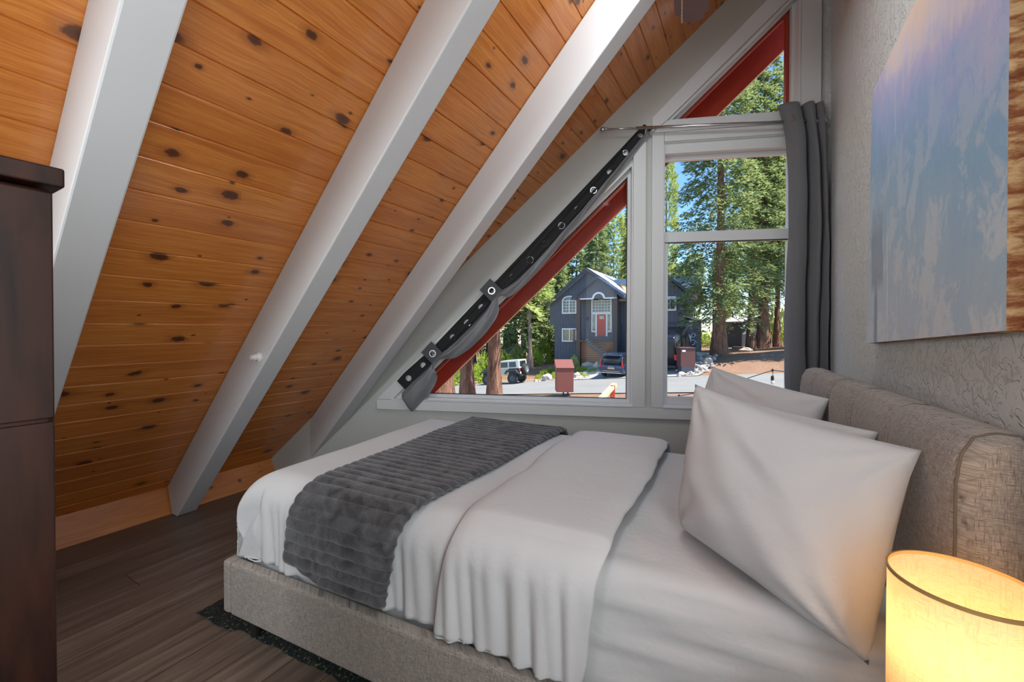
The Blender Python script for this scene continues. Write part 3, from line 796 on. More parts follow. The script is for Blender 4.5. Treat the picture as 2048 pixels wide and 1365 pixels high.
# ------------------------------------------------------------ curtains and rod
def cloth(name, c, rough=.85, sheen=.2):
    q = N(name); P = q.pos()
    a = q.noise(q.mapping(P, (1, 1, .1)), 260, 2); c2 = q.noise(P, 300, 2)
    q.base(q.mix(q.math('MULTIPLY', q.math('ADD', a, c2), .5), [x*.78 for x in c], [x*1.2 for x in c])); q.p(Roughness=rough); q.b.inputs['Sheen Weight'].default_value = sheen
    q.bump(c2, .15, .002); return q.m
M_CURT = cloth('grey_curtain_cloth', srgb(108, 108, 111))
M_SATIN = cloth('grey_satin_lining', srgb(128, 128, 131), .42, .0)
M_LINING = cloth('black_header_lining', srgb(38, 38, 40), .9, .0)
DR = -.085
rod = tag(empty('curtain_rod', G(.87, 2.62, DR)), 'thin brushed steel curtain rod across the window head', 'curtain rod')
za = lambda a: 2.632-.0345*(a-.158)
b = MB(); b.tube([G(a, za(a), DR) for a in (.17, .40)], .0062, 12); b.build('inner_rod', M_STEEL, rod, smooth=True)
b = MB(); b.tube([G(a, za(a), DR) for a in (.38, 1.54)], .0105, 14); b.build('outer_rod', M_STEEL, rod, smooth=True)
for a, s in ((.158, -1), (1.552, 1)):
    b = MB(); b.ball(G(a, za(a), DR), .0175, 10); b.tube([G(a-s*.035, za(a), DR), G(a-s*.012, za(a), DR)], [.010, .012], 12); b.build('finial', M_STEEL, rod, smooth=True)
for a in (.45, 1.50):
    b = MB(); b.tube([G(a, za(a)-.010, DR), G(a, za(a)-.018, DR+.03), G(a, za(a)-.03, -.022)], .005, 8); gbox(b, a-.012, a+.012, za(a)-.06, za(a)+.0, -.027, -.0215); b.build('bracket', M_WHITEPL, rod)

def ring_at(b, c, nrm, r0, r1, th, n=20):
    nrm = nrm.normalized(); x = nrm.orthogonal().normalized(); y = nrm.cross(x)
    vs = []
    for r, d in ((r0, -th), (r1, -th), (r1, th), (r0, th)):
        vs += [c+nrm*d+(x*cos(2*pi*k/n)+y*sin(2*pi*k/n))*r for k in range(n)]
    fs = [(j*n+k, j*n+(k+1) % n, ((j+1) % 4)*n+(k+1) % n, ((j+1) % 4)*n+k) for j in range(4) for k in range(n)]
    return b.add(vs, fs)

# right curtain: pushed to the corner in deep folds
cu = tag(empty('curtain', G(1.45, 2.6, DR)), 'grey grommet curtain bunched beside the right edge of the window', 'curtain')
FOLD = [(1.338, -.075), (1.350, -.118), (1.385, -.142), (1.430, -.128), (1.452, -.060), (1.462, -.045), (1.470, -.100), (1.492, -.138), (1.517, -.110), (1.527, -.055), (1.535, -.090), (1.556, -.125), (1.574, -.085), (1.588, -.045)]
def cat(P, t):
    k = t*(len(P)-1); i = min(int(k), len(P)-2); f = k-i
    p = [P[max(0, min(len(P)-1, i+q))] for q in (-1, 0, 1, 2)]
    return [.5*(2*p[1][c]+(p[2][c]-p[0][c])*f+(2*p[0][c]-5*p[1][c]+4*p[2][c]-p[3][c])*f*f+(3*p[1][c]-p[0][c]-3*p[2][c]+p[3][c])*f**3) for c in (0, 1)]
def right_curtain(u, v):
    z = .80+v*(2.70-.80)
    top = max(0, (v-.86)/.14)
    a, d = cat(FOLD, u)
    k = min(1, max(0, (a-1.338)/.25))
    a += (-.045*top**1.6*(1-k)**1.5)-.03*k*max(0, (v-.5)/.5)**1.5-.012*sin(v*7)*(1-k)-.012*(1-k)*max(0, (v-.55)/.3 if v < .85 else 1)
    d = -.085+(d+.085)*(1+.25*sin(v*6+u*7))*(1-.35*top)+.003*sin(v*31+u*9)
    return G(min(a, 1.60), z, d)
b = MB(); b.grid(right_curtain, 180, 90); b.build('cloth', M_CURT, cu, smooth=True, solid=.002)
for k in range(4):
    u = (.02+.16+k*.25)
    u = [.12, .42, .66, .90][k]
    c = right_curtain(u, (za(1.42)-.80)/1.90)
    b = MB(); ring_at(b, Vector((c.x, c.y, za(1.42))), T*.8+NW*(-.6 if k % 2 else .6), .013, .021, .0022); b.build('grommet', M_STEEL, cu)

# left curtain: a grommet panel drawn up along the slope and pinned by two tabs
HOLES = [(-1.289, .866), (-1.172, .966), (-1.085, 1.058), (-.938, 1.181), (-.825, 1.290), (-.717, 1.406), (-.632, 1.524), (-.480, 1.628), (-.354, 1.748),
         (-.238, 1.865), (-.126, 1.989), (-.013, 2.106), (.099, 2.230), (.210, 2.353), (.319, 2.481), (.418, 2.596)]
TABS = (2, 6)
lc = tag(empty('curtain', G(-.4, 1.7, -.04)), 'dark grommet curtain strip drawn along the sloping edge of the triangular window', 'curtain')
DV = Vector((.688, .726, 0)).normalized(); PV = Vector((DV.y, -DV.x, 0))       # along the slope, and down-right across it
ts = [Vector((a, z, 0)).dot(DV) for a, z in HOLES]; ps = [Vector((a, z, 0)).dot(PV) for a, z in HOLES]
def cl(t):
    if t <= ts[0]: return ps[0]
    for i in range(len(ts)-1):
        if t <= ts[i+1]:
            f = (t-ts[i])/(ts[i+1]-ts[i]); return ps[i]*(1-f)+ps[i+1]*f
    return ps[-1]
TT = [ts[i] for i in TABS]
def pin(t):   # 1 at the tabs, 0 between
    return max(math.exp(-((t-x)/.055)**2) for x in TT)
def L2(t, p, d): 
    q = DV*t+PV*p; return G(q.x, q.y, d)
t0_, t1_ = ts[0]-.085, ts[-1]+.075
# header band with open grommet holes
out = []; nS = 60
def halfw(t):
    w_ = .052*(1-.35*pin(t))
    if t > ts[8]: w_ *= 1-.35*(t-ts[8])/(t1_-ts[8])
    return w_
hol = []
for i, (t, p) in enumerate(zip(ts, ps)):
    r = .024 if i < 9 else .024-.0009*(i-8)
    hol.append([(t+r*cos(2*pi*k/16), p-cl(t)+r*sin(2*pi*k/16)) for k in range(16)])
fine = [t0_+(t1_-t0_)*k/nS for k in range(nS+1)]
outer = [(t, -halfw(t)) for t in fine]+[(t, halfw(t)*.9) for t in reversed(fine)]
b = MB(); b.holed(outer, hol, (0, 0, 0.0), lambda t, p: L2(t, cl(t)+p, -.034-.008*sin((t-t0_)*11)*(1-pin(t))))
b.v = b.v[:len(b.v)//2]; b.f = [f for f in b.f if max(f) < len(b.v)]
b.build('header_band', M_LINING, lc, solid=.0015)
for i, (t, p) in enumerate(zip(ts, ps)):
    r = .024 if i < 9 else .024-.0009*(i-8)
    if i in TABS:
        # the square tab folded over the strip, with its own grommet
        b = MB(); hh = [(.023*cos(2*pi*k/18), .023*sin(2*pi*k/18)) for k in range(18)]
        sq = [(-.058, -.072), (.058, -.072), (.058, .055), (-.058, .055)]
        b.holed(sq, [hh], NW*-.003, lambda x, y, t=t, p=p: L2(t+x, p+y, -.062)); tb_ = b.build('tab', cloth('grey_tab_cloth', srgb(84, 84, 87)), lc)
        b = MB(); ring_at(b, L2(t, p, -.065), NW, .020, .027, .004); b.build('grommet', M_STEEL, tb_)
        b = MB(); b.tube([L2(t-.004, p-.004, -.02), L2(t-.004, p-.004, -.075), L2(t+.006, p-.014, -.082)], .0035, 8); b.build('hook', M_STEEL, tb_)
    else:
        b = MB(); ring_at(b, L2(t, p, -.036), NW, r-.001, r+.003, .003); b.build('grommet', M_BLACK if i % 2 else M_STEEL, lc)
# the cloth hanging in soft swags below the band
def swag(u, v):
    t = t0_-.035+u*(t1_-t0_+.0)
    w0 = halfw(t)*.82
    drop = .080*(1-.50*pin(t))
    if t < TT[0]-.05: drop = .105+.05*min(1, (TT[0]-.05-t)/.15)
    elif t > TT[1]+.03: drop = .075-.055*min(1, (t-TT[1]-.03)/1.1)
    else: drop += .035*sin(pi*(t-TT[0])/(TT[1]-TT[0]))
    p = cl(t)+w0+v*drop-.012*(1-pin(t))*sin(pi*v)
    d = -.042-.030*sin(pi*min(1, v*1.05))*(1-.3*pin(t))+.006*sin(t*37+v*5)*v-.004*sin(v*14+t*9)
    return L2(t-.05*v*(t < TT[0]), p, d)
b = MB(); b.grid(swag, 150, 22); b.build('swag_cloth', M_SATIN, lc, smooth=True, solid=.0015)

# ------------------------------------------------------------ ceiling fan near the ridge
FX, FY, FZ = -.20, 1.36, 2.60
fan = tag(empty('ceiling_fan', (FX, FY, FZ)), 'ceiling fan whose dark blade tip shows at the top by the window', 'ceiling fan')
M_BLADE = plain('walnut_fan_blade', srgb(92, 62, 62), .4, var=.2, scale=30)
b = MB(); b.tube([(FX, FY, FZ+.10), (FX, FY, ceil_z(FX)-.004)], .013, 12); b.build('down_rod', M_STEEL, fan, smooth=True)
b = MB(); b.lathe([(0, -.075), (.05, -.07), (.085, -.03), (.09, .03), (.06, .09), (.02, .11), (0, .11)], (FX, FY, FZ), 28); b.build('motor', M_STEEL, fan, smooth=True)
for k in range(4):
    an = R(90+2+90*k); Mz = Matrix.Rotation(an, 3, 'Z')
    b = MB(); ol = []
    for j in range(13):
        f = j/12; ol.append((.10+.40*f, -.045-.022*f if f < .9 else -.067+.03*((f-.9)/.1)**2))
    tip = [(.50+.030*cos(R(-60+120*j/8)), .04*sin(R(-80+160*j/8))) for j in range(9)]
    full = ol+tip+[(x, -y) for x, y in reversed(ol)]
    P3 = [Vector((FX, FY, FZ-.055))+Mz @ Vector((x, y, y*.18)) for x, y in full]
    b.prism(P3, (0, 0, .007)); bl = b.build('blade', M_BLADE, fan, bevel=.001)
    b = MB(); P3 = [Vector((FX, FY, FZ-.047))+Mz @ Vector((x, y, 0)) for x, y in ((.05, -.02), (.16, -.03), (.16, .03), (.05, .02))]; b.prism(P3, (0, 0, .005)); b.build('blade_arm', M_STEEL, bl)
b = MB()
for k in range(62): b.ball((FX+.010, FY, FZ-.078-k*.0054), .0019, 3)
b.build('pull_chain', plain('bead_chain', srgb(196, 178, 160), .4, .3), fan)

# ============================================================ outdoors
# plan coordinates: u to the right of the view axis, v along it; the street runs along s, w is across it
def sw(u, v): return .83*u-.56*v, .56*u+.83*v
def us(s, w): return .83*s+.56*w, -.56*s+.83*w
def smooth(x): x = max(0, min(1, x)); return x*x*(3-2*x)
def gz(u, v):
    s, w_ = sw(u, v)
    z = -3.1+.1*(max(-45, min(s, 14))+16.7)
    z += 1.05*smooth((w_-29.4)/6.6)+max(0, w_-36)*.012
    z -= .6*smooth((20-w_)/8)
    return z
def gpt(u, v, dz=0.0): return uv(u, v, gz(u, v)+dz)
def gpx(px, v): return (px-1024)/FPX*v           # u of a sight line at distance v

def ground_mat():
    q = N('pine_duff_ground'); P = q.pos()
    a = q.noise(P, .9, 5, .65); f = q.noise(P, 14, 4, .7)
    c = q.mix(q.ramp(f, [(.35, 0), (.7, 1)]), srgb(116, 86, 68), srgb(164, 130, 106))
    c = q.mix(q.ramp(a, [(.45, 0), (.6, .6)]), c, srgb(126, 96, 72))
    q.base(c); q.p(Roughness=.95); q.bump(f, .6, .05); return q.m
def asphalt(name, c0, c1):
    q = N(name); P = q.pos(); a = q.noise(P, .5, 4, .6); f = q.noise(P, 40, 3)
    q.base(q.mix(q.math('MULTIPLY_ADD', f, .3, q.math('MULTIPLY', a, .7)), c0, c1)); q.p(Roughness=.85); q.bump(f, .3, .01); return q.m
M_GROUND = ground_mat()
M_ROAD = asphalt('sunlit_grey_asphalt', srgb(112, 111, 110), srgb(146, 145, 143))
M_CONC = asphalt('pale_concrete', srgb(146, 143, 140), srgb(174, 171, 167))
b = MB()
def gridf(i, j):
    s = -75+i*145; w_ = -4+j*130
    u, v = us(s, w_); p = gpt(u, v); p.z += .05*wob(s*.7, w_*.9)*smooth((w_-30)/4)
    if v < 3.4+abs(u)*.0: p.z = min(p.z, -3.2)
    return p
b.grid(gridf, 110, 100); tag(b.build('ground', M_GROUND, smooth=True), 'needle-covered brown ground outside', kind='structure')
b = MB()
def roadf(i, j):
    s = -75+i*140; w_ = 20.7+j*8.5; u, v = us(s, w_); return gpt(u, v, .05)
b.grid(roadf, 80, 8); tag(b.build('road', M_ROAD, smooth=True), 'sunlit grey street sloping down to the left', kind='structure')
def strip(name, mat, s0, s1, w0, w1, label, dz=.09, skew=0.0):
    b = MB()
    def f(i, j):
        w_ = w0+j*(w1-w0); s = s0+i*(s1-s0)+skew*j; u, v = us(s, w_); return gpt(u, v, dz)
    b.grid(f, 10, 20); return tag(b.build(name, mat, smooth=True), label, kind='structure')
strip('driveway', M_CONC, -14.6, -4.9, 29.0, 40, 'pale concrete driveway up to the dark house', skew=1.0)
strip('kerb', M_CONC, -75, -15.2, 29.15, 29.5, 'pale kerb edge of the street', .14)

# ---------------- trees
def bark(name, c0, c1):
    q = N(name); P = q.pos()
    a = q.noise(q.mapping(P, (1, 1, .18)), 9, 5, .7, .6); f = q.noise(P, 3, 3)
    q.base(q.mix(q.ramp(a, [(.35, 0), (.65, 1)]), c0, c1)); q.p(Roughness=.95); q.bump(a, 1.0, .06); return q.m
M_BARK = bark('red_brown_bark', srgb(74, 50, 40), srgb(158, 116, 92))
M_BARKG = bark('grey_brown_bark', srgb(82, 66, 58), srgb(150, 130, 116))
def needles(name, cols):
    q = N(name); g = q.n('NewGeometry'); oi = q.n('ObjectInfo')
    r = g.outputs['Random Per Island']
    n_ = len(cols)
    c = q.ramp(r, [(i/max(1, n_-1), x) for i, x in enumerate(cols)])
    c = q.mix(q.math('MULTIPLY', oi.outputs['Random'], .35), c, cols[n_//2])
    d = q.n('BsdfDiffuse'); tl = q.n('BsdfTranslucent'); mx = q.n('MixShader'); mx.inputs[0].default_value = .42
    q.l(c, d.inputs[0]); q.l(q.mix(.4, c, srgb(206, 210, 120)), tl.inputs[0]); q.l(d.outputs[0], mx.inputs[1]); q.l(tl.outputs[0], mx.inputs[2]); q.l(mx.outputs[0], q.out.inputs['Surface']); return q.m
M_FIR = needles('fir_needles', [srgb(98, 120, 90), srgb(132, 150, 106), srgb(112, 136, 98), srgb(178, 188, 132)])
M_PINE = needles('sunlit_pine_needles', [srgb(146, 168, 102), srgb(186, 200, 124), srgb(166, 186, 112), srgb(216, 220, 152)])
M_LEAF = needles('yellow_green_leaves', [srgb(126, 160, 58), srgb(176, 198, 74), srgb(150, 178, 66), srgb(204, 210, 104)])

def foliage_mesh(name, h, rad, base, seed, nbr, ntw, tw, wid, mat, droop=.25, profile=None, tuft=False, tight=False):
    """sprays of needle-covered twigs: each a folded diamond"""
    g = np.random.default_rng(seed)
    V = []
    for k in range(nbr):
        t = base+(1-base)*(1-(1-(k+.5)/nbr)**1.15)
        z = h*(t+g.normal(0, .006))
        f = (1-t)/(1-base)
        L = rad*(profile(f) if profile else (.12+.88*f**.8))*g.uniform(.6, 1.12)
        az = k*2.399+g.normal(0, .35)
        d = np.array([cos(az), sin(az), 0]); sd_ = np.array([-sin(az), cos(az), 0])
        dr_ = droop*g.uniform(.5, 1.5)*(f+.15)
        n = max(4, int(ntw*(L/rad)))
        x = np.sqrt(g.uniform(.05 if not tuft else .35, 1, n))
        P = d*(L*x)[:, None]+np.array([0, 0, 1])*(z-dr_*L*x**1.6+.12*L*x)[:, None]
        side = g.choice([-1, 1], n); spread = g.uniform(.05, .55, n)*L*(1-.55*x)*(.42 if tight else .75)
        P = P+sd_*(side*spread)[:, None]+g.normal(0, .05*L+.02, (n, 3))*np.array([.5, .5, .7])
        D = d*g.uniform(.5, 1, n)[:, None]+sd_*(side*g.uniform(.2, 1.0, n))[:, None]+np.array([0, 0, 1])*g.normal(-.18 if not tuft else .35, .28, n)[:, None]
        D /= np.linalg.norm(D, axis=1)[:, None]
        l = tw*g.uniform(.6, 1.4, n); ww = wid*g.uniform(.6, 1.4, n)
        U = np.cross(D, g.normal(0, .45, (n, 3))+np.array([0, 0, 1])); U /= np.linalg.norm(U, axis=1)[:, None]
        A = P; C = P+D*l[:, None]; M_ = P+D*(l*.45)[:, None]-np.array([0, 0, 1])*(.10*l)[:, None]
        V.append(np.stack([A, M_+U*ww[:, None], C, M_-U*ww[:, None]], 1))
    V = np.concatenate(V).reshape(-1, 3); nq = len(V)//4
    me = bpy.data.meshes.new(name); me.vertices.add(len(V)); me.vertices.foreach_set('co', V.astype(np.float32).ravel())
    me.loops.add(nq*4); me.loops.foreach_set('vertex_index', np.arange(nq*4, dtype=np.int32))
    me.polygons.add(nq); me.polygons.foreach_set('loop_start', np.arange(0, nq*4, 4, dtype=np.int32)); me.polygons.foreach_set('loop_total', np.full(nq, 4, dtype=np.int32))
    me.update(calc_edges=True); me.materials.append(mat); return me
def trunk_mesh(name, h, r, mat, seed, branches=0, base=.2, blen=1.5):
    rg = random.Random(seed); b = MB(); n = 14
    prof = []
    for j in range(11):
        f = j/10; rr = r*(1-.93*f**.72)*(1+.5*math.exp(-f*h/.5)); prof.append((f*h, rr))
    vs = []; fs = []; m_ = 14
    for zz, rr in [(-.4, r*1.75)]+prof:
        for a in range(m_):
            t = 2*pi*a/m_; k = 1+.09*sin(3*t+seed)+.05*sin(7*t+zz*2)
            vs.append((rr*k*cos(t)+.04*sin(zz*.35+seed), rr*k*sin(t)+.04*cos(zz*.3+seed), zz))
    rows = len(prof)+1
    for j in range(rows-1):
        for a in range(m_): fs.append((j*m_+a, j*m_+(a+1) % m_, (j+1)*m_+(a+1) % m_, (j+1)*m_+a))
    b.add(vs, fs)
    for k in range(branches):
        t = base*.25+rg.random()*(.55); z = t*h; a = rg.random()*2*pi; L = blen*rg.uniform(.5, 1.1)
        p0 = Vector((0, 0, z)); d = Vector((cos(a), sin(a), -.18))
        b.tube([p0, p0+d*L*.5+Vector((0, 0, .08*L)), p0+d*L+Vector((0, 0, -.22*L))], [r*.10, r*.07, .012], 5, False)
    me = bpy.data.meshes.new(name); me.from_pydata([tuple(v) for v in b.v], [], b.f); me.polygons.foreach_set('use_smooth', [True]*len(me.polygons)); me.materials.append(mat); return me
def tree(u, v, tm, fm, label, group=None, sc=1.0, rz=0.0, name='conifer_tree', dz=-.05, fsc=1.0):
    t = empty(name, gpt(u, v, dz), rz); tag(t, label, 'tree', group)
    t.scale = (sc, sc, sc)
    a = bpy.data.objects.new('trunk', tm); col.objects.link(a); a.parent = t
    if fm:
        f = bpy.data.objects.new('foliage', fm); col.objects.link(f); f.parent = t; f.scale = (fsc, fsc, 1)
    return t
firA = foliage_mesh('fir_foliage', 19, 2.5, .10, 1, 420, 46, .42, .075, M_FIR, .35)
firB = foliage_mesh('fir_foliage', 22, 3.0, .16, 2, 440, 48, .46, .085, M_FIR, .45)
pinA = foliage_mesh('pine_foliage', 20, 2.6, .22, 3, 330, 44, .48, .08, M_PINE, .05, lambda f: .25+.75*sin(pi*min(1, f*.9+.12))**.7, True)
tA = trunk_mesh('fir_trunk', 19.3, .22, M_BARKG, 1); tB = trunk_mesh('fir_trunk', 22.3, .27, M_BARK, 2); tC = trunk_mesh('pine_trunk', 20.3, .24, M_BARKG, 3)
gl = 'evergreen tree in the dense forest beyond the navy house and the grey shed'
rg = random.Random(21)
BG = []
for row, (v0, st, u0, u1) in enumerate(((50, 5.1, -20, 46), (58, 5.3, -23, 52), (67, 5.6, -26, 60))):
    x = u0
    while x < u1:
        BG.append((x+rg.uniform(-.25, .25), v0+rg.uniform(-1.2, 1.2), row)); x += st
for (x, v, row) in BG:
    px = 1024+x/v*FPX
    if row == 0 and 9 < x < 21 and v < 52: v += 3
    k = rg.random()
    sc = rg.uniform(.8, 1.12)
    if 1318 < px < 1508: sc = (.60, .68, .76)[row]*rg.uniform(.85, 1.05)      # the open sky around the two great firs
    if 1100 < px < 1280: sc *= 1.12
    if px > 1500: sc *= 1.25
    tm, fm = ((tA, firA), (tB, firB), (tC, pinA))[0 if k < .3 else 1 if k < .5 else 2]
    tree(x, v, tm, fm, gl, 'forest trees beyond the house and shed', sc, rg.random()*6, fsc=.86/max(1, sc))
tree(gpx(1331, 46), 46, tC, pinA, 'bright yellow-green pine showing against the sky at the left edge of the double-hung window', None, 1.06, 1.0, fsc=.48)
# the great firs across the street
bigF = foliage_mesh('great_fir_foliage', 31, 3.7, .135, 11, 460, 104, .36, .055, M_FIR, .62, lambda f: .12+.88*min(1, f*1.22)**.85, False, True)
bigF2 = foliage_mesh('great_fir_foliage', 31, 3.0, .20, 12, 340, 84, .36, .055, M_FIR, .6, lambda f: .14+.86*min(1, f*1.15)**.8, False, True)
bigT = trunk_mesh('great_fir_trunk', 31, .47, M_BARK, 5, 36, .3, 2.0); bigT2 = trunk_mesh('great_fir_trunk', 31, .34, M_BARK, 6, 30, .3, 1.8)
tree(gpx(1440, 32), 32, bigT, bigF, 'great fir with a thick red-brown trunk and drooping boughs at the street corner', None, 1, .4)
tree(gpx(1503, 36), 36, trunk_mesh('great_fir_trunk', 31, .30, M_BARK, 7, 20, .3, 1.4), bigF2, 'slimmer reddish fir trunk just left of the thick dark twin trunk', None, 1, 2.4)
tree(gpx(1527, 36.6), 36.6, trunk_mesh('great_fir_trunk', 32, .46, M_BARK, 8, 40, .3, 1.8), bigF2, 'thick dark fir trunk tangled with dead twigs, in front of the grey shed', None, 1, 4.1)
sap = trunk_mesh('sapling_trunk', 7.5, .13, M_BARKG, 9, 14, .3, .9)
tree(gpx(1427, 33.5), 33.5, sap, foliage_mesh('sapling_foliage', 7.4, 1.3, .36, 15, 70, 30, .34, .05, M_FIR, .5), 'thin grey sapling leaning beside the great fir trunk', None, 1, 0)
for u_, v_, r_ in ((25, 26.5, 1.0), (30, 30, 3.0), (33.5, 27.5, 5.0), (24, 37, 2.0)):
    tree(u_, v_, bigT2, bigF2, 'tall fir to the right of the great firs, past the curtain', 'firs past the curtain', .8, r_)
# trunks on the near side of the street
nearF = foliage_mesh('fir_foliage', 24, 2.3, .36, 17, 330, 46, .36, .05, M_FIR, .5)
nearF2 = foliage_mesh('fir_foliage', 24, 1.6, .225, 18, 300, 50, .34, .045, M_PINE, .55)
tree(gpx(887, 14.5), 14.5, trunk_mesh('near_trunk', 24, .44, M_BARK, 10), nearF, 'broad bark trunk at the lower left corner of the triangular window', None, 1, 1.2)
tree(gpx(935, 18), 18, trunk_mesh('near_trunk', 24, .345, M_BARK, 11), nearF, 'middle one of the three near trunks seen through the triangular window', None, 1, 2.0)
tree(gpx(991, 17), 17, trunk_mesh('near_trunk', 24, .335, M_BARK, 12), nearF2, 'red-brown trunk standing in front of the off-road car', None, 1, 3.0)
tree(gpx(1059, 40), 40, trunk_mesh('slim_trunk', 17, .24, M_BARKG, 13), foliage_mesh('pine_foliage', 17, 2.2, .40, 19, 200, 40, .42, .07, M_PINE, .2), 'slim straight grey trunk rising behind the spare wheel', None, 1, 0)
tree(gpx(1046, 44), 44, trunk_mesh('dark_trunk', 18, .30, M_BARKG, 14), firA, 'dark trunk between the small cabin and the slim grey trunk', None, 1, 2)
tree(gpx(1080, 46), 46, tA, firA, 'full bright fir right beside the left corner of the navy house', None, .95, 1.1)
tree(gpx(1100, 50), 50, tB, firA, 'tall fir rising over the left eave of the navy house', None, 1.0, 2.6)
for px, v, sc in ((870, 44, .9), (905, 50, 1.0), (945, 46, .85), (975, 52, 1.05), (1010, 55, 1.0)):
    tree(gpx(px, v), v, tC, pinA, 'sunlit pine in the row beyond the parked off-road car', 'pines beyond the off-road car', sc, px)

# ---------------- low plants
def bush_mesh(name, seed, n, r, h, l, wid, mat):
    g = np.random.default_rng(seed); th = g.uniform(0, 2*pi, n); ph = np.arccos(g.uniform(0, 1, n)); rr = g.uniform(.35, 1, n)**.6
    P = np.stack([rr*np.sin(ph)*np.cos(th)*r, rr*np.sin(ph)*np.sin(th)*r, rr*np.cos(ph)*h+.02], 1)
    D = P/np.linalg.norm(P, axis=1)[:, None]+g.normal(0, .5, (n, 3)); D /= np.linalg.norm(D, axis=1)[:, None]
    U = np.cross(D, g.normal(0, 1, (n, 3))); U /= np.linalg.norm(U, axis=1)[:, None]
    ll = l*g.uniform(.6, 1.4, n)[:, None]; w2 = wid*g.uniform(.6, 1.4, n)[:, None]
    V = np.stack([P, P+D*ll*.5+U*w2, P+D*ll, P+D*ll*.5-U*w2], 1).reshape(-1, 3)
    me = bpy.data.meshes.new(name); me.from_pydata(V.tolist(), [], [tuple(range(4*i, 4*i+4)) for i in range(n)]); me.materials.append(mat); return me
bushes = [bush_mesh('leafy_bush', i, 420, 1, 1, .22, .07, (M_LEAF, M_PINE, M_LEAF)[i]) for i in range(3)]
def bush(px, v, r, h, label, group=None, k=0, dz=0):
    o = bpy.data.objects.new('bush', bushes[k]); col.objects.link(o); u = gpx(px, v); o.location = gpt(u, v, dz); o.scale = (r, r, h); o.rotation_euler = (0, 0, px)
    return tag(o, label, 'bush', group)
bl_ = 'yellow-green bush in the roadside growth behind the parked off-road car'
for px, v, r, h in ((866, 36, 1.0, 2.2), (893, 39, .95, 1.9), (912, 36.2, .8, 2.4), (934, 39.2, .85, 1.8), (951, 36.4, .75, 1.7), (969, 39.6, .9, 2.4), (1008, 41, .9, 1.9), (1036, 43.4, .9, 2.0), (1070, 41.2, .8, 1.7), (1089, 43.6, .85, 2.4)):
    bush(px, v, r, h, bl_, 'bushes behind the off-road car', (0, 1, 2)[px % 3])
for px, v, r, h in ((1078, 35.2, .36, .4), (1089, 36.4, .42, .45), (1101, 37.2, .4, .35), (1110, 34.6, .42, .5), (1158, 35.3, .28, .35), (1168, 35.0, .32, .4), (1184, 34.2, .36, .32), (1172, 32.8, .3, .3), (1161, 33.7, .3, .3)):
    bush(px, v, r, h, 'low bright green plant growing among the rocks by the driveway', 'low plants by the driveway', (0, 2)[px % 2])
bush(1149, 36.0, .45, 1.15, 'dark green shrub at the foot of the porch post', None, 1)
for px, v, r, h in ((1557, 39, 1.25, 3.3), (1590, 35.5, 1.0, 2.0), (1416, 49, 1.4, 1.9), (1472, 50, 1.5, 2.4)):
    bush(px, v, r, h, 'leafy green bush around the grey shed beyond the great firs', 'bushes around the grey shed', (0, 1)[px % 2])

# ---------------- rocks
def rock_mat():
    q = N('pale_granite'); P = q.pos(); a = q.noise(P, 3, 5, .7); q.base(q.mix(a, srgb(150, 136, 124), srgb(214, 202, 190))); q.p(Roughness=.9); q.bump(q.noise(P, 9, 5, .7), .6, .05); return q.m
M_ROCK = rock_mat()
def rock(px, v, w_, h, label, group=None, k=0, px_y=None):
    rg = random.Random(int(px*7+k)); a, c, d = rg.random()*6, rg.random()*6, rg.random()*6
    u = gpx(px, v); base = gpt(u, v, 0)
    b = MB(); b.ball(base+Vector((0, 0, h*.30)), 1, 9, (w_/2, w_/2.4, h*.62), lambda n_: 1+.13*sin(n_.x*4+a)+.12*sin(n_.y*5+c)+.10*sin(n_.z*6+d)+.06*sin(n_.x*9+n_.z*8))
    o = b.build('boulder', M_ROCK, None, smooth=False); return tag(o, label, 'boulder', group)
rock(1094, 33.2, .95, .65, 'big pale boulder left of the bear-proof bin by the street')
rock(1154, 33.0, .62, .5, 'pale boulder just right of the bear-proof bin')
rock(1178, 35.6, 1.35, .55, 'wide flat sunlit boulder among the low green plants')
rock(1194, 34.6, .7, .65, 'tan boulder at the foot of the porch steps')
for px, v, w_ in ((1072, 33, .36), (1080, 32.7, .26), (1084, 34.2, .3), (1165, 32.3, .35), (1172, 32.1, .3), (1160, 32.2, .28)):
    rock(px, v, w_, w_*.7, 'small rock lining the street edge in front of the navy house', 'small rocks along the street')
for px, v, w_, h in ((1364, 27.7, .42, .40), (1381, 27.7, .40, .36), (1395, 27.9, .32, .34), (1407, 28.3, .75, .4), (1372.5, 27.5, .26, .26), (1417, 29.8, .6, .55), (1425, 28.9, .4, .35), (1388, 27.4, .26, .24), (1410, 30.4, .5, .3), (1400, 31.2, .5, .3), (1418, 31.4, .45, .25), (1428, 30.6, .4, .25), (1398, 32.5, .5, .4), (1408, 32.6, .4, .35), (1432, 31.5, .35, .2), (1358, 27.4, .3, .28)):
    rock(px, v, w_, h, 'rock in the loose heap around the dark steel bin on the right', 'rocks around the right-hand bin')
rock(1492, 33.5, 1.0, .35, 'smooth bluish boulder lying under the twin fir trunks')

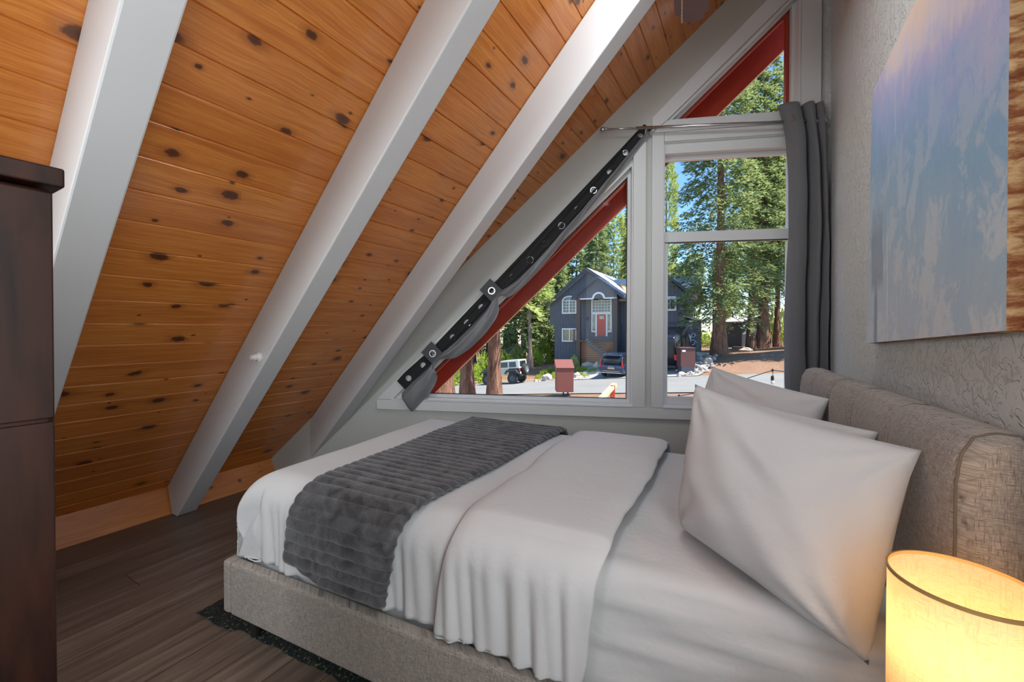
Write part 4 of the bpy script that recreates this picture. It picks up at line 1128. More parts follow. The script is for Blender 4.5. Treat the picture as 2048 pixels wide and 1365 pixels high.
# ---------------- the navy house
HU, HV = 4.15, 40.0
def hp(t, n, z): return uv(HU+.866*t-.5*n, HV-.5*t-.866*n, z)
def ht(px, n=0.0): k = (px-1024)/FPX; return (k*(HV-.866*n)-HU+.5*n)/(.866+.5*k)
def hz(px, py, n=0.0): return at(px, py, HV-.5*ht(px, n)-.866*n).z
HT = hp(1, 0, 0)-hp(0, 0, 0); HN = hp(0, 1, 0)-hp(0, 0, 0)
def siding():
    q = N('navy_board_siding'); P = q.pos()
    d = q.n('VectorMath', operation='DOT_PRODUCT'); q.l(P, d.inputs[0]); d.inputs[1].default_value = HT.normalized()[:]
    d2 = q.n('VectorMath', operation='DOT_PRODUCT'); q.l(P, d2.inputs[0]); d2.inputs[1].default_value = HN.normalized()[:]
    x = q.math('FRACT', q.math('MULTIPLY', q.math('ADD', d.outputs['Value'], d2.outputs['Value']), 3.3)); line = q.ramp(x, [(.0, 0), (.06, 1), (.94, 1), (1, 0)])
    a = q.noise(P, 2.5, 4)
    c = q.mix(a, srgb(78, 82, 92), srgb(102, 106, 115)); q.base(q.mix(line, [k*.5 for k in srgb(78, 82, 92)], c)); q.p(Roughness=.7); q.bump(line, .5, .02); return q.m
M_SIDE = siding()
M_FASC = plain('dark_navy_fascia', srgb(68, 72, 84), .6)
M_SHIN = plain('grey_roof_shingle', srgb(190, 190, 194), .9, var=.18, scale=9, bump=.4, bscale=20)
M_VALLEY = plain('tan_needle_litter', srgb(222, 178, 132), .95)
M_WHT = plain('white_house_trim', srgb(236, 236, 238), .5, var=.02)
M_REDD = plain('red_front_door_paint', srgb(196, 62, 50), .45)
M_PORCH = plain('weathered_brown_post', srgb(96, 82, 74), .8, var=.15)
M_SKIRT = plain('brown_slat_skirt', srgb(170, 118, 86), .8, var=.25, scale=3)
def pane_mat():
    q = N('house_window_glass'); P = q.pos(); a = q.vor(P, 4.0, 'Color'); s = q.sep(a)
    q.base(q.mix(s[0], srgb(54, 66, 62), srgb(92, 104, 92))); q.p(Roughness=.04); q.b.inputs['Specular IOR Level'].default_value = .8; return q.m
M_HPANE = pane_mat()
house = tag(empty('house', hp(4, 0, -2.4)), 'navy blue two-storey house with white windows and a red front door', 'house')
def hbox(b, t0, t1, z0, z1, n0, n1):
    return b.add([hp(t, n, z) for n in (n0, n1) for t, z in ((t0, z0), (t1, z0), (t1, z1), (t0, z1))],
                 [(0, 1, 2, 3), (7, 6, 5, 4), (0, 4, 5, 1), (1, 5, 6, 2), (2, 6, 7, 3), (3, 7, 4, 0)])
def hpoly(b, pts, n0, n1): return b.prism([hp(t, n0, z) for t, z in pts], HN*(n1-n0))
ZG = -2.6
tl, tp = ht(1100), ht(1173); tr = 2*tp-tl
zpk = hz(1173, 543); zev = hz(1100, 610); zfl = hz(1109, 650)
b = MB(); hpoly(b, [(ht(1109), ZG-.6), (ht(1236), ZG-.6), (ht(1236), zfl), (ht(1109), zfl)], 0, -8.5); b.build('lower_wall', M_SIDE, house)
b = MB(); hpoly(b, [(tl, zfl), (ht(1234), zfl), (ht(1234), hz(1234, 598)), (ht(1213), hz(1213, 572)), (tp, zpk), (tl, zev)], .06, -8.5); b.build('gable_wall', M_SIDE, house)
def gable_roof(name, tL, zL, tP, zP, tR, zR, n0, n1, th=.22, fas=.30):
    for s_, (ta, za_) in enumerate(((tL, zL), (tR, zR))):
        b = MB(); hpoly(b, [(ta, za_), (tP, zP), (tP, zP+th), (ta, za_+th)], n0-.02, n1); b.build(name, M_SHIN, house)
        b = MB(); hpoly(b, [(ta, za_-.06), (tP, zP-.06), (tP, zP+th+.01), (ta, za_+th+.01)], n0-.02, n0+.06); b.build('fascia', M_FASC, house)
gable_roof('main_roof', ht(1093, .5), hz(1094, 612, .5), ht(1173, .5), hz(1173, 541, .5), ht(1212, .5), hz(1212, 567, .5), .5, -8.7, .26)
# entrance porch
PN = 1.9
pL, pP, pR = ht(1143, PN), ht(1192, PN), ht(1247, PN)
zE, zP_ = hz(1143, 600, PN), hz(1192, 558, PN)
gable_roof('porch_roof', pL, zE, pP, zP_, pR, zE, PN, -8.0, .24)
kL, kR = ht(1154, PN-.25), ht(1234, PN-.25); zbm = hz(1192, 597, PN-.25)
b = MB(); hpoly(b, [(kL, zbm), (kR, zbm), (kR, zE+.20+(zP_-zE)*.12), (pP, zP_-.02), (kL, zE+.2+(zP_-zE)*.12)], PN-.3, PN-.2); b.build('porch_gable', M_SIDE, house)
b = MB(); hbox(b, kL+.25, ht(1187, PN-.3), zbm-.08, zbm+.03, PN-.3, PN-.12); hbox(b, ht(1209, PN-.3), kR, zbm-.08, zbm+.03, PN-.3, PN-.12)
tc = ht(1198, PN-.3); ra = ht(1211, PN-.3)-tc
ringp = [(tc+ra*cos(pi*k/12), zbm-.02+ra*sin(pi*k/12)*.95) for k in range(13)]+[(tc+(ra-.16)*cos(pi*k/12), zbm-.02+(ra-.16)*sin(pi*k/12)*.95) for k in reversed(range(13))]
hpoly(b, ringp, PN-.3, PN-.10); b.build('porch_arch_trim', M_WHT, house)
zdk = hz(1180, 681, PN-.3)
for x0, x1 in ((1153.5, 1161), (1228, 1235)):
    b = MB(); hbox(b, ht(x0, PN-.25), ht(x1, PN-.25), ZG-.5, zbm+.02, PN-.45, PN-.12); b.build('porch_post', M_PORCH, house)
b = MB(); hbox(b, kL-.35, kR, zdk-.16, zdk, 0.0, PN-.1); b.build('porch_deck', M_PORCH, house)
b = MB(); nsl = 16
for k in range(nsl):
    z0 = ZG-.5+(zdk-.18-ZG+.5)*k/nsl; z1 = ZG-.5+(zdk-.18-ZG+.5)*(k+.86)/nsl; hbox(b, kL+.3, kR-.05, z0, z1, PN-.5, PN-.42)
b.build('slat_skirt', M_SKIRT, house)
b = MB(); hbox(b, kL+.3, kR-.05, ZG-.5, zdk-.2, PN-.62, PN-.55); b.build('skirt_backing', plain('dark_brown_void', srgb(58, 40, 32), .9), house)
# steps
st_ = empty('porch_steps', hp(ht(1190, 2.5), 2.5, ZG), 0, house)
sx0, sz0 = ht(1171, 2.6), hz(1171, 680, 2.6); sx1, sz1 = ht(1208, 2.6), hz(1208, 709, 2.6)
for k in range(8):
    f = k/7.5; t = sx0+(sx1-sx0)*f; z = sz0+(sz1-sz0)*f
    b = MB(); hbox(b, t, t+(sx1-sx0)/8*1.15, z-.05, z, PN-.05, PN+.75); b.build('tread', plain('grey_tread', srgb(150, 148, 150), .8), st_)
for n_ in (PN-.03, PN+.70):
    b = MB(); hpoly(b, [(sx0, sz0-.05), (sx0, sz0-.38), (sx1, sz1-.40), (sx1+.1, sz1-.02)], n_, n_+.06); b.build('stringer', M_PORCH, st_)
b = MB(); hpoly(b, [(sx0, sz0+.92), (sx0, sz0+.86), (sx1, sz1+.86), (sx1, sz1+.92)], PN+.68, PN+.74); b.build('handrail', M_PORCH, st_)
rl = empty('porch_railing', hp(kL, PN-.2, zdk), 0, house)
b = MB(); hbox(b, kL-.3, sx0, zdk+.92, zdk+.98, PN-.2, PN-.12); b.build('top_rail', M_PORCH, rl)
for x in (kL-.3, sx0-.06): b = MB(); hbox(b, x, x+.09, zdk, zdk+.98, PN-.22, PN-.13); b.build('rail_post', M_PORCH, rl)
b = MB()
for k in range(6): hbox(b, kL-.3, sx0, zdk+.12+k*.13, zdk+.13+k*.13, PN-.175, PN-.165)
b.build('rail_wires', M_PORCH, rl)
# front door with its arched window
M_DGL = M_HPANE
en = empty('entrance', hp(ht(1203), .1, zdk), 0, house)
dz0, dz1 = hz(1203, 672.5, .1), hz(1203, 630, .1)
d = MB(); hbox(d, ht(1194, .1), ht(1212, .1), dz0, dz1, .07, .13); dd = d.build('front_door', M_REDD, en)
b = MB()
for i in range(3):
    for j in range(2):
        t = ht(1199.0+i*3.0, .1); z = hz(1203, 638.5-j*3.4, .1); hbox(b, t, t+.13, z, z+.12, .125, .14)
b.build('door_light', plain('leaded_glass', srgb(206, 206, 176), .2), dd)
b = MB()
for x0, x1, y0, y1 in ((1191, 1194, 627, 673), (1212, 1215.2, 627, 673), (1183, 1223.5, 626, 629.5), (1183, 1185.2, 627, 664), (1221, 1223.5, 627, 664), (1183, 1192, 662, 665), (1214, 1223.5, 662, 665)):
    hbox(b, ht(x0, .1), ht(x1, .1), hz(x0, y1, .1), hz(x0, y0, .1), .065, .15)
b.build('white_surround', M_WHT, en)
for x0, x1 in ((1185, 1191), (1215, 1221)):
    b = MB(); hbox(b, ht(x0, .1), ht(x1, .1), hz(x0, 662, .1), hz(x0, 629, .1), .065, .09); b.build('side_light', M_DGL, en)
def arched(name, x0, x1, y0, y1, yarch, parent, n_=.08, mull=(2, 4), fr=.13, arch=True, slider=False):
    e_ = empty(name, hp(ht((x0+x1)/2, n_), n_, hz(x0, y1, n_)), 0, parent)
    a0, a1 = ht(x0, n_), ht(x1, n_); z0, z1 = hz((x0+x1)/2, y1, n_), hz((x0+x1)/2, y0, n_); zs = hz((x0+x1)/2, yarch, n_); ac = (a0+a1)/2; rr = (a1-a0)/2
    if arch:
        out = [(a0, z0), (a1, z0)]+[(ac+rr*cos(pi*k/14), zs+(z1-zs)*sin(pi*k/14)) for k in range(15)]
        r2 = rr-fr
        inn = [(a0+fr, z0+fr), (a1-fr, z0+fr)]+[(ac+r2*cos(pi*k/14), zs+(z1-zs-fr)*sin(pi*k/14)) for k in range(15)]
    else:
        out = [(a0, z0), (a1, z0), (a1, z1), (a0, z1)]; inn = [(a0+fr, z0+fr), (a1-fr, z0+fr), (a1-fr, z1-fr), (a0+fr, z1-fr)]
    b = MB(); hpoly(b, inn, n_-.01, n_+.01); b.build('pane', M_HPANE, e_)
    b = MB()
    for i in range(len(out)):
        j = (i+1) % len(out); hpoly(b, [out[i], out[j], inn[j], inn[i]], n_-.02, n_+.09)
    if arch: hbox(b, a0+fr, a1-fr, zs-.04, zs+.04, n_-.01, n_+.07)
    if slider: hbox(b, ac-.05, ac+.05, z0+fr, (zs if arch else z1-fr), n_-.01, n_+.07)
    for k in range(1, mull[0]): t = a0+fr+(a1-a0-2*fr)*k/mull[0]; hbox(b, t-.016, t+.016, z0+fr, zs if arch else z1-fr, n_, n_+.045)
    for k in range(1, mull[1]): z = z0+fr+((zs if arch else z1-fr)-z0-fr)*k/mull[1]; hbox(b, a0+fr, a1-fr, z-.016, z+.016, n_, n_+.045)
    if arch:
        for k in (1, 2, 3): q_ = pi*k/4; hpoly(b, [(ac+.02, zs), (ac+r2*cos(q_)+.02, zs+(z1-zs-fr)*sin(q_)), (ac+r2*cos(q_)-.02, zs+(z1-zs-fr)*sin(q_)), (ac-.02, zs)], n_, n_+.045)
    b.build('frame', M_WHT, e_); return e_
arched('arched_window', 1183, 1223.5, 586, 627, 602, house, .1, (6, 4), .12)
arched('arched_window', 1124.5, 1153.5, 592, 628, 602, house, .1, (4, 4), .12, True, True)
arched('slider_window', 1124.5, 1155, 657, 684, 657, house, .05, (1, 1), .12, False, True)
b = MB(); hbox(b, ht(1174, .1), ht(1176.5, .1), hz(1175, 641, .1), hz(1175, 634, .1), .06, .2); b.build('wall_lantern', M_BLACK, house)
# middle wing, set back, and the garage wing
g0, g1 = ht(1231, -1.2), ht(1345, -1.2)
zw = hz(1250, 598, -1.2); zr = hz(1250, 558, -5.0)
b = MB(); hbox(b, g0, g1, ZG-.3, zw, -1.2, -7); b.build('middle_wall', M_SIDE, house)
b = MB(); b.prism([hp(g0-1.2, -.7, zw-.05), hp(g0-1.2, -5.0, zr), hp(g0-1.2, -9, zw-.05), hp(g0-1.2, -9, zw-.2), hp(g0-1.2, -5.0, zr-.25), hp(g0-1.2, -.7, zw-.25)], HT*(g1-g0+3)); b.build('middle_roof', M_SHIN, house)
b = MB(); b.prism([hp(ht(1226, -1.5)+.0, -3.6, zr-.62), hp(ht(1260, -1.0), -.72, zw+.02), hp(ht(1270, -1.0), -.72, zw+.02), hp(ht(1231, -1.5), -3.6, zr-.6)], (0, 0, .10)); b.build('valley_litter', M_VALLEY, house)
GN = -0.8
ga, gb = ht(1288, GN), ht(1393, GN); gp_ = (ga+gb)/2-.55
zge = hz(1375, 588, GN); zgp = hz(1318, 540, GN)
tE = ht(1377, GN); tP2 = ht(1318, GN)
b = MB(); hpoly(b, [(ga, ZG), (tE-.35, ZG), (tE-.35, zge+.1), (tP2, zgp-.1), (2*tP2-tE+.35, zge+.1), (2*tP2-tE+.35, ZG)], GN, -7.5); b.build('garage_wall', M_SIDE, house)
gable_roof('garage_roof', 2*tP2-tE, zge, tP2, zgp, tE, zge, GN+.5, -7.7, .24)
b = MB(); hbox(b, tE-.35, gb, ZG+.2, hz(1390, 640, GN), GN-.02, -5.0); b.build('side_wing_wall', M_SIDE, house)
b = MB(); b.prism([hp(tE-.4, GN+.3, hz(1390, 634, GN)), hp(gb+.3, GN+.3, hz(1390, 642, GN)), hp(gb+.3, GN+.3, hz(1390, 640, GN)), hp(tE-.4, GN+.3, hz(1390, 631, GN))], -HN*5.6); b.build('side_wing_roof', M_SHIN, house)
arched('sash_window', 1328, 1352.5, 593.5, 622, 600, house, GN+.04, (2, 2), .14, False)
b = MB(); hbox(b, ht(1322, GN), tE-.3, hz(1340, 648, GN), hz(1340, 644, GN), GN, GN+.12); b.build('belt_trim', M_FASC, house)
gd = empty('garage_door', hp(ht(1350, GN), GN, ZG), 0, house)
x0, x1 = ht(1312, GN), ht(1381, GN); zt_ = hz(1350, 660, GN); ch = .6; zb_ = ZG+.5
b = MB(); hpoly(b, [(x0, zb_), (x1, zb_), (x1, zt_-ch), (x1-ch, zt_), (x0, zt_)], GN-.02, GN+.03); b.build('door_panel', plain('charcoal_garage_door', srgb(52, 54, 62), .6), gd)
b = MB(); hpoly(b, [(x1-.1, zb_), (x1+.05, zb_), (x1+.05, zt_-ch+.04), (x1-.1, zt_-ch)], GN-.01, GN+.08); hpoly(b, [(x1-.1, zt_-ch), (x1+.05, zt_-ch+.04), (x1-ch+.03, zt_+.1), (x1-ch-.03, zt_-.05)], GN-.01, GN+.08); hbox(b, x0, x1-ch, zt_-.05, zt_+.1, GN-.01, GN+.08); b.build('door_trim', M_WHT, gd)
b = MB()
for (px, py, r) in ((1385.5, 686, .28), (1387, 672, .2)):
    t, z = ht(px, GN), hz(px, py, GN); b.tube([hp(t+r*cos(k*.45)*(1-k*.035), GN+.1, z+r*sin(k*.45)*(1-k*.035)) for k in range(16)], .028, 5)
b.build('wall_scroll', M_WHT, house)

# small buildings
M_SHED = plain('slate_shed_siding', srgb(74, 80, 94), .8, var=.1)
def shed(px0, px1, v, depth, pybase, pyeave, label, name='shed', rise=.6, mat=None):
    u0, u1 = gpx(px0, v), gpx(px1, v); z0 = at(px0, pybase, v).z-.3; z1 = at(px0, pyeave, v).z
    s_ = tag(empty(name, uv((u0+u1)/2, v, z0)), label, 'shed')
    b = MB(); um = (u0+u1)/2; b.prism([uv(u0, v, z0), uv(u1, v, z0), uv(u1, v, z1), uv(um, v, z1+rise), uv(u0, v, z1)], fu*depth); b.build('walls', mat or M_SHED, s_)
    for a_, s1 in ((u0-.25, 1), (u1+.25, -1)):
        b = MB(); b.prism([uv(a_, v-.3, z1-.12), uv(um, v-.3, z1+rise), uv(um, v-.3, z1+rise+.12), uv(a_, v-.3, z1+.0)], fu*(depth+.6)); b.build('roof', M_SHIN, s_)
    b = MB(); w_ = (u1-u0)*.22; b.prism([uv(um-w_, v, z0+.3), uv(um+w_, v, z0+.3), uv(um+w_, v, z0+2.3), uv(um-w_, v, z0+2.3)], -fu*.05); b.build('door', M_FASC, s_)
shed(1484, 1549, 42, 4, 696, 643, 'slate grey shed standing behind the twin fir trunks', rise=.55)
shed(1006, 1036, 50, 4, 712, 672, 'small dark cabin far behind the off-road car', 'cabin', 1.4, plain('dark_cabin_logs', srgb(58, 44, 42), .9))
b = MB(); b.box(at(1475, 700, 40.3), (.95, .6, .6)); tag(b.build('wooden_crate', plain('weathered_crate_wood', srgb(150, 116, 92), .9)), 'weathered wooden planter crate left of the grey shed', 'crate')

# ---------------- steel bins for bear country
M_BIN = plain('red_brown_bin_paint', srgb(122, 70, 62), .55, var=.08, bump=.1)
M_BIN2 = plain('dark_red_brown_bin_paint', srgb(96, 60, 56), .55, var=.08)
def steel_bin(px0, px1, py0, pytop, py1, v, depth, mat, label, posts=True):
    u0, u1 = gpx(px0, v), gpx(px1, v); zt = at(px0, pytop, v).z; z1 = at(px0, py0, v).z; zb = at(px0, py1, v).z
    um = (u0+u1)/2; zg = gz(um, v+depth/2)
    t = tag(empty('steel_trash_bin', uv(um, v, zg)), label, 'trash bin')
    b = MB(); b.prism([uv(u0, v, zb), uv(u1, v, zb), uv(u1, v, zt), uv(u0, v, zt)], fu*depth); b.build('body', mat, t, bevel=.015)
    b = MB(); c_ = .04; b.prism([uv(u0-c_, v-.05, zt), uv(u0-c_, v-.05, zt+.03), uv(u0-c_, v+depth+.05, zt+.42 if posts else zt+.06), uv(u0-c_, v+depth+.05, zt)], ru*(u1-u0+2*c_)); b.build('lid', mat, t, bevel=.008)
    if posts:
        for k in (.45, .72):
            b = MB(); q = uv(u0+(u1-u0)*k, v+depth*.5, 0); b.tube([q+Vector((0, 0, zg-.1)), q+Vector((0, 0, zb+.02))], .045, 8); b.build('post', M_PORCH, t)
    else:
        b = MB(); b.prism([uv(u0+.08, v-.01, zt-.25), uv(u0+.32, v-.01, zt-.25), uv(u0+.32, v-.01, zt-.12), uv(u0+.08, v-.01, zt-.12)], -fu*.008); b.build('notice', M_WHT, t)
        b = MB(); b.prism([uv(u0+.06, v, zb-.4), uv(u1-.06, v, zb-.4), uv(u1-.06, v, zb+.01), uv(u0+.06, v, zb+.01)], fu*depth*.9); b.build('base', M_FASC, t)
    return t
steel_bin(1113.5, 1147.5, 727, 737, 785, 22, .8, M_BIN, 'red-brown steel trash bin on a post at the near street edge')
steel_bin(1362, 1391, 694, 697, 734, 28.4, .75, M_BIN2, 'dark red-brown steel trash bin with a small white notice by the rocks', False)

# ---------------- vehicles (local frame: x forward, y left, z up, origin on the ground at the rear)
M_TIRE = plain('black_tyre_rubber', (.035, .035, .037), .85)
M_RIM = plain('alloy_rim', (.55, .56, .58), .35, .8)
M_AGL = plain('tinted_car_glass', (.02, .025, .028), .06)
M_TAIL = plain('red_tail_lens', srgb(206, 34, 28), .25)
M_CHROME = plain('chrome_strip', (.7, .71, .73), .2, 1.0)
def vehicle(name, u, v, head, label):
    """head: degrees the nose points to the right of straight ahead"""
    d = fu*cos(R(head))+ru*sin(R(head))
    slope = gz(u+d.dot(ru), v+d.dot(fu))-gz(u, v)
    f = Vector((d.x, d.y, slope)).normalized(); l = Vector((-d.y, d.x, 0)); up = f.cross(l)
    rot = Matrix((f, l, up)).transposed()
    return tag(empty(name, gpt(u, v, .05), rot=rot), label, 'car')
def loc_build(b, t, name, mat, **kw):
    M = WM[t]; b.v = [tuple(M @ Vector(v)) for v in b.v]; return b.build(name, mat, t, **kw)
def loft(secs, n=5):
    """secs: (x, half width bottom, half width top, z0, z1, corner radius)"""
    b = MB(); rows = []
    for x, wb, wt, z0, z1, r in secs:
        pts = []
        for s_, (w_, z, sg) in enumerate(((wb, z0, 1), (wt, z1, 1), (wt, z1, -1), (wb, z0, -1))):
            cy = sg*(w_-r); cz = z0+r if z == z0 else z1-r
            a0 = (-90, 0, 90, 180)[s_]
            for k in range(n): a = R(a0+90*k/(n-1)); pts.append((x, cy+r*cos(a), cz+r*sin(a)))
        rows.append(pts)
    m_ = len(rows[0]); b.add([p for r_ in rows for p in r_], [(i*m_+k, i*m_+(k+1) % m_, (i+1)*m_+(k+1) % m_, (i+1)*m_+k) for i in range(len(rows)-1) for k in range(m_)]+[tuple(range(m_)), tuple(range((len(rows)-1)*m_, len(rows)*m_))[::-1]])
    return b
def wheel(t, x, y, r, w_, name='wheel', z=None, axis='y', rim=None):
    M = Matrix.Rotation(R(90), 3, 'X') if axis == 'y' else Matrix.Rotation(R(90), 3, 'Y')
    c = (x, y, r if z is None else z)
    b = MB(); b.lathe([(r*.62, -w_/2), (r*.93, -w_/2), (r, -w_*.36), (r, w_*.36), (r*.93, w_/2), (r*.62, w_/2), (r*.62, -w_/2)], c, 28, M); wo = loc_build(b, t, name, M_TIRE)
    b = MB(); b.lathe([(0, -w_*.40), (r*.2, -w_*.42), (r*.55, -w_*.34), (r*.63, -w_*.45), (r*.63, w_*.45), (r*.55, w_*.34), (r*.2, w_*.42), (0, w_*.40)], c, 20, M)
    M2 = WM[t]; b.v = [tuple(M2 @ Vector(v)) for v in b.v]; b.build('rim', rim or M_RIM, wo); return wo
def lbox(b, x0, x1, y0, y1, z0, z1): return b.bounds((x0, y0, z0), (x1, y1, z1))

M_NAVY = plain('dark_blue_car_paint', srgb(44, 58, 84), .22, .3, var=.04); M_NAVY.node_tree.nodes['Principled BSDF'].inputs['Coat Weight'].default_value = .6
sv = vehicle('car', gpx(1222.5, 30.3), 30.3, 33, 'dark blue sport utility car parked nose-in on the driveway')
loc_build(loft([(0.02, .80, .86, .42, .98, .12), (.12, .92, .93, .34, 1.04, .14), (.9, .97, .95, .30, 1.06, .14), (3.2, .97, .95, .30, 1.05, .14), (3.7, .97, .92, .30, 1.04, .14), (4.6, .94, .86, .32, .94, .14), (4.93, .80, .74, .42, .78, .12)]), sv, 'body', M_NAVY, smooth=True)
loc_build(loft([(.10, .84, .70, 1.00, 1.46, .06), (.36, .86, .70, 1.00, 1.66, .08), (.9, .87, .71, 1.00, 1.71, .08), (2.5, .87, .70, 1.00, 1.70, .08), (3.1, .87, .66, 1.00, 1.52, .06), (3.75, .86, .72, 1.00, 1.08, .03)]), sv, 'cabin_glass', M_AGL, smooth=True)
loc_build(loft([(.14, .66, .66, 1.64, 1.70, .02), (.4, .71, .68, 1.68, 1.76, .03), (1.6, .72, .69, 1.70, 1.78, .03), (2.6, .70, .67, 1.68, 1.74, .03), (2.9, .66, .64, 1.62, 1.66, .02)]), sv, 'roof', M_NAVY, smooth=True)
for sg in (1, -1):
    b = MB(); b.tube([(.10, sg*.86, 1.0), (.16, sg*.80, 1.4), (.34, sg*.72, 1.68)], [.07, .06, .05], 8); loc_build(b, sv, 'pillar', M_NAVY, smooth=True)
    b = MB(); b.tube([(1.1, sg*.90, 1.02), (1.12, sg*.73, 1.70)], .035, 6); b.tube([(2.15, sg*.90, 1.02), (2.1, sg*.73, 1.70)], .03, 6); loc_build(b, sv, 'pillar', M_NAVY)
    b = MB(); b.tube([(.03, sg*.84, .86), (.02, sg*.84, 1.02), (.06, sg*.80, 1.22), (.14, sg*.77, 1.46)], [.045, .045, .03, .02], 8); lbox(b, -.01, .16, sg*.74, sg*.90, .84, .95); loc_build(b, sv, 'tail_light', M_TAIL)
    for x in (.95, 3.93): wheel(sv, x, sg*.86, .38, .25)
    b = MB(); b.tube([(.5, sg*.66, 1.80), (2.5, sg*.65, 1.79)], .018, 6); loc_build(b, sv, 'roof_rail', M_CHROME)
b = MB(); lbox(b, -.02, .1, -.78, .78, .40, .45); loc_build(b, sv, 'bumper_strip', M_CHROME)
b = MB(); lbox(b, -.02, .08, -.66, .66, .54, .565); loc_build(b, sv, 'bumper_strip', M_CHROME)
b = MB(); lbox(b, -.01, .04, -.26, .26, .70, .82); loc_build(b, sv, 'license_plate', plain('orange_white_plate', srgb(226, 180, 140), .5))
b = MB(); lbox(b, .02, .30, -.66, .66, 1.66, 1.70); loc_build(b, sv, 'rear_spoiler', M_NAVY)
b = MB()
for k in range(5): lbox(b, -.012, .04, -.20+k*.085, -.155+k*.085, .895, .925)
loc_build(b, sv, 'tailgate_lettering', M_CHROME)

M_DRIM = plain('dark_steel_rim', (.06, .065, .07), .5)
# off-road car: boxy, lifted, on big tyres
M_JSIL = plain('silver_car_paint', srgb(196, 196, 190), .35, .2); M_JBLK = plain('matte_black_cladding', (.028, .03, .034), .55)
jp = vehicle('off_road_car', gpx(1049, 33.0), 33.0, -62, 'boxy silver and black off-road car with a spare wheel, parked at the roadside')
b = MB(); lbox(b, 0, 2.0, -.78, .78, .78, 1.22); lbox(b, 0, .9, -.79, .79, .74, 1.25); loc_build(b, jp, 'tub', M_JBLK, bevel=.03)
b = MB(); lbox(b, .92, 2.0, -.785, .785, .76, 1.28); loc_build(b, jp, 'door', plain('sand_door_panel', srgb(190, 184, 160), .5), bevel=.02)
b = MB(); lbox(b, 2.0, 3.35, -.70, .70, .80, 1.26); loc_build(b, jp, 'hood', M_JBLK, bevel=.05)
b = MB(); lbox(b, 3.35, 3.42, -.66, .66, .78, 1.22); loc_build(b, jp, 'grille', M_JBLK)
loc_build(loft([(.0, .76, .70, 1.22, 1.86, .05), (.08, .77, .71, 1.22, 1.90, .05), (1.55, .77, .70, 1.22, 1.90, .05), (2.05, .76, .68, 1.22, 1.78, .05)]), jp, 'hard_top', M_JSIL, smooth=False)
for sg in (1, -1):
    b = MB(); b.prism([(.22, sg*.765, 1.34), (.86, sg*.765, 1.34), (.86, sg*.728, 1.76), (.26, sg*.728, 1.76)], (0, sg*.012, 0)); loc_build(b, jp, 'side_window', M_AGL)
    b = MB(); b.prism([(1.0, sg*.765, 1.34), (1.85, sg*.765, 1.34), (1.62, sg*.728, 1.76), (1.0, sg*.728, 1.76)], (0, sg*.012, 0)); loc_build(b, jp, 'side_window', M_AGL)
    for x in (.62, 3.0):
        b = MB(); b.tube([(x-.62, sg*.86, .82), (x-.42, sg*.88, 1.08), (x+.40, sg*.88, 1.08), (x+.62, sg*.86, .86)], [.06, .08, .08, .06], 6); loc_build(b, jp, 'fender', M_JBLK)
        wheel(jp, x, sg*.76, .44, .30, rim=M_DRIM)
    b = MB(); lbox(b, -.04, .02, sg*.60, sg*.76, .98, 1.18); loc_build(b, jp, 'tail_light', M_TAIL)
b = MB(); b.prism([(-.012, -.52, 1.36), (-.012, .52, 1.36), (.0, .50, 1.78), (.0, -.50, 1.78)], (.01, 0, 0)); loc_build(b, jp, 'rear_window', M_AGL)
b = MB(); lbox(b, -.16, .02, -.72, .72, .58, .74); loc_build(b, jp, 'rear_bumper', M_JBLK, bevel=.03)
b = MB(); lbox(b, -.02, .01, .42, .62, .78, .94); loc_build(b, jp, 'license_plate', M_WHT)
wheel(jp, -.20, -.02, .43, .28, 'spare_wheel', 1.12, 'x')

vn = vehicle('van', gpx(1328, 30.0), 30.0, 36, 'tall black van parked at the right end of the driveway')
M_VAN = plain('black_van_paint', srgb(36, 40, 50), .25, .2)
loc_build(loft([(0.0, .92, .84, .42, 2.5, .12), (.12, .98, .88, .36, 2.62, .14), (3.7, .98, .88, .36, 2.62, .14), (4.3, .98, .84, .36, 2.05, .14), (5.0, .94, .8, .38, 1.2, .12), (5.15, .84, .7, .45, 1.0, .1)]), vn, 'body', M_VAN, smooth=True)
for sg in (1, -1):
    for x0, x1 in ((.35, 1.5), (1.62, 2.7), (2.85, 3.7)):
        b = MB(); b.prism([(x0, sg*.962, 1.42), (x1, sg*.962, 1.42), (x1, sg*.915, 2.16), (x0, sg*.915, 2.16)], (0, sg*.02, 0)); loc_build(b, vn, 'side_window', M_AGL)
    for x in (.95, 4.1): wheel(vn, x, sg*.86, .36, .24)
    b = MB(); lbox(b, -.02, .12, sg*.80, sg*.95, .95, 1.35); loc_build(b, vn, 'tail_light', M_TAIL)
    b = MB(); b.prism([(-.006, sg*.08, 1.45), (-.006, sg*.74, 1.45), (.004, sg*.70, 2.2), (.004, sg*.08, 2.2)], (-.012, 0, 0)); loc_build(b, vn, 'rear_window', M_AGL)
b = MB(); lbox(b, -.10, .06, -.9, .9, .38, .56); loc_build(b, vn, 'rear_bumper', M_JBLK)

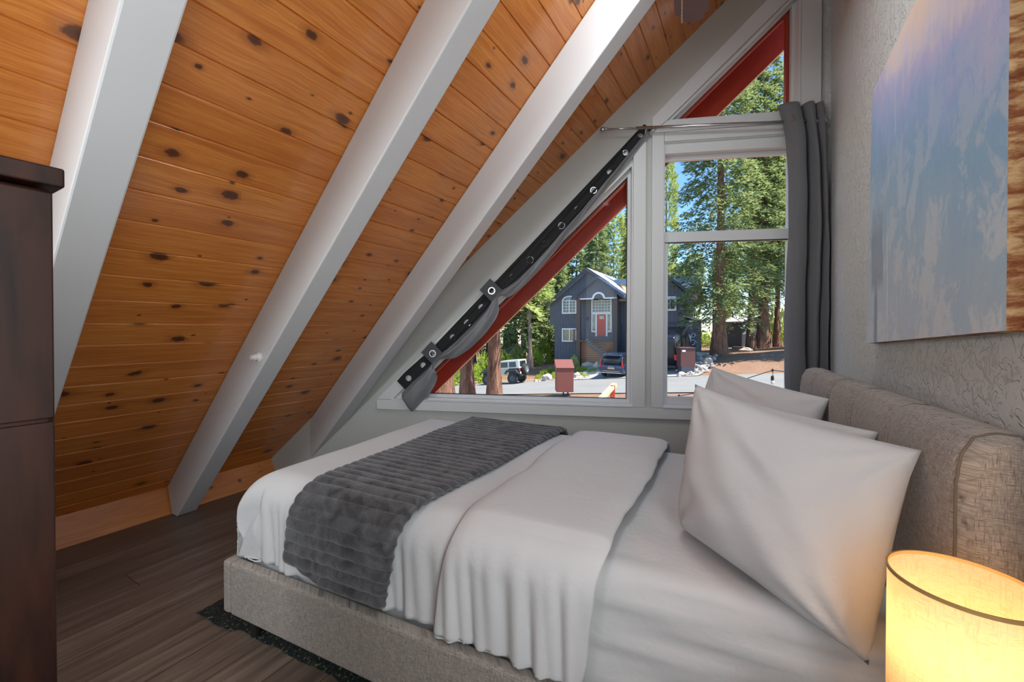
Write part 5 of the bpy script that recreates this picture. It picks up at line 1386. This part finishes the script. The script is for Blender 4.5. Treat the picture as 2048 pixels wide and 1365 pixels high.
# ---------------- just outside the window
sl_ = tag(empty('string_lights', at(1450, 770, 4.6)), 'black string light cable with a clear bulb hanging outside the window', 'string lights')
M_CABLE = plain('black_rubber_cable', (.02, .02, .02), .7)
pts = [at(px, py, 4.6) for px, py in ((1300, 812), (1345, 796), (1358, 792.5), (1400, 785), (1440, 774), (1489, 759), (1520, 749), (1545, 741), (1575, 744), (1610, 752))]
b = MB(); b.tube(pts, .0055, 6); b.build('cable', M_CABLE, sl_)
for px, py in ((1358, 792.5), (1424, 778), (1489, 759), (1545, 741)):
    c = at(px, py, 4.6); b = MB(); b.box(c, (.018, .018, .03)); b.tube([c, c+Vector((.004, 0, -.065))], .003, 5); b.lathe([(0, -.06), (.012, -.062), (.016, -.075), (.016, -.11), (.011, -.115), (0, -.115)], c, 12); so_ = b.build('bulb_socket', M_CABLE, sl_)
    b = MB(); b.ball(c+Vector((0, 0, -.135)), .019, 8, (1, 1, 1.35)); q = plain('clear_bulb_glass', (.86, .82, .72), .08); b.build('bulb', q, so_, smooth=True)
M_CEDAR = plain('fresh_cedar', srgb(232, 190, 140), .7, var=.12, scale=20)
wr = tag(empty('stair_railing', at(1205, 800, 7)), 'pale wooden stair railing with a red brace outside the sill', 'railing')
def bar(b, p0, p1, w_, h_):
    p0, p1 = Vector(p0), Vector(p1); d = (p1-p0); s_ = Vector((d.y, -d.x, 0)).normalized() if abs(d.z) < .95*d.length else ru; n_ = d.cross(s_).normalized()
    cs = [s_*a*w_/2+n_*c*h_/2 for a, c in ((-1, -1), (1, -1), (1, 1), (-1, 1))]
    return b.add([p0+k for k in cs]+[p1+k for k in cs], [(3, 2, 1, 0), (4, 5, 6, 7), (0, 1, 5, 4), (1, 2, 6, 5), (2, 3, 7, 6), (3, 0, 4, 7)])
b = MB(); bar(b, at(1176, 826, 6.6), at(1229, 770, 7.6), .09, .06); b.build('hand_rail', M_CEDAR, wr)
b = MB(); bar(b, at(1224, 826, 7.5), at(1225.5, 771, 7.5), .07, .07); b.build('post', M_RED, wr)
b = MB(); bar(b, at(1207, 790, 7.2), at(1222, 815, 7.45), .05, .05); b.build('brace', M_RED, wr)
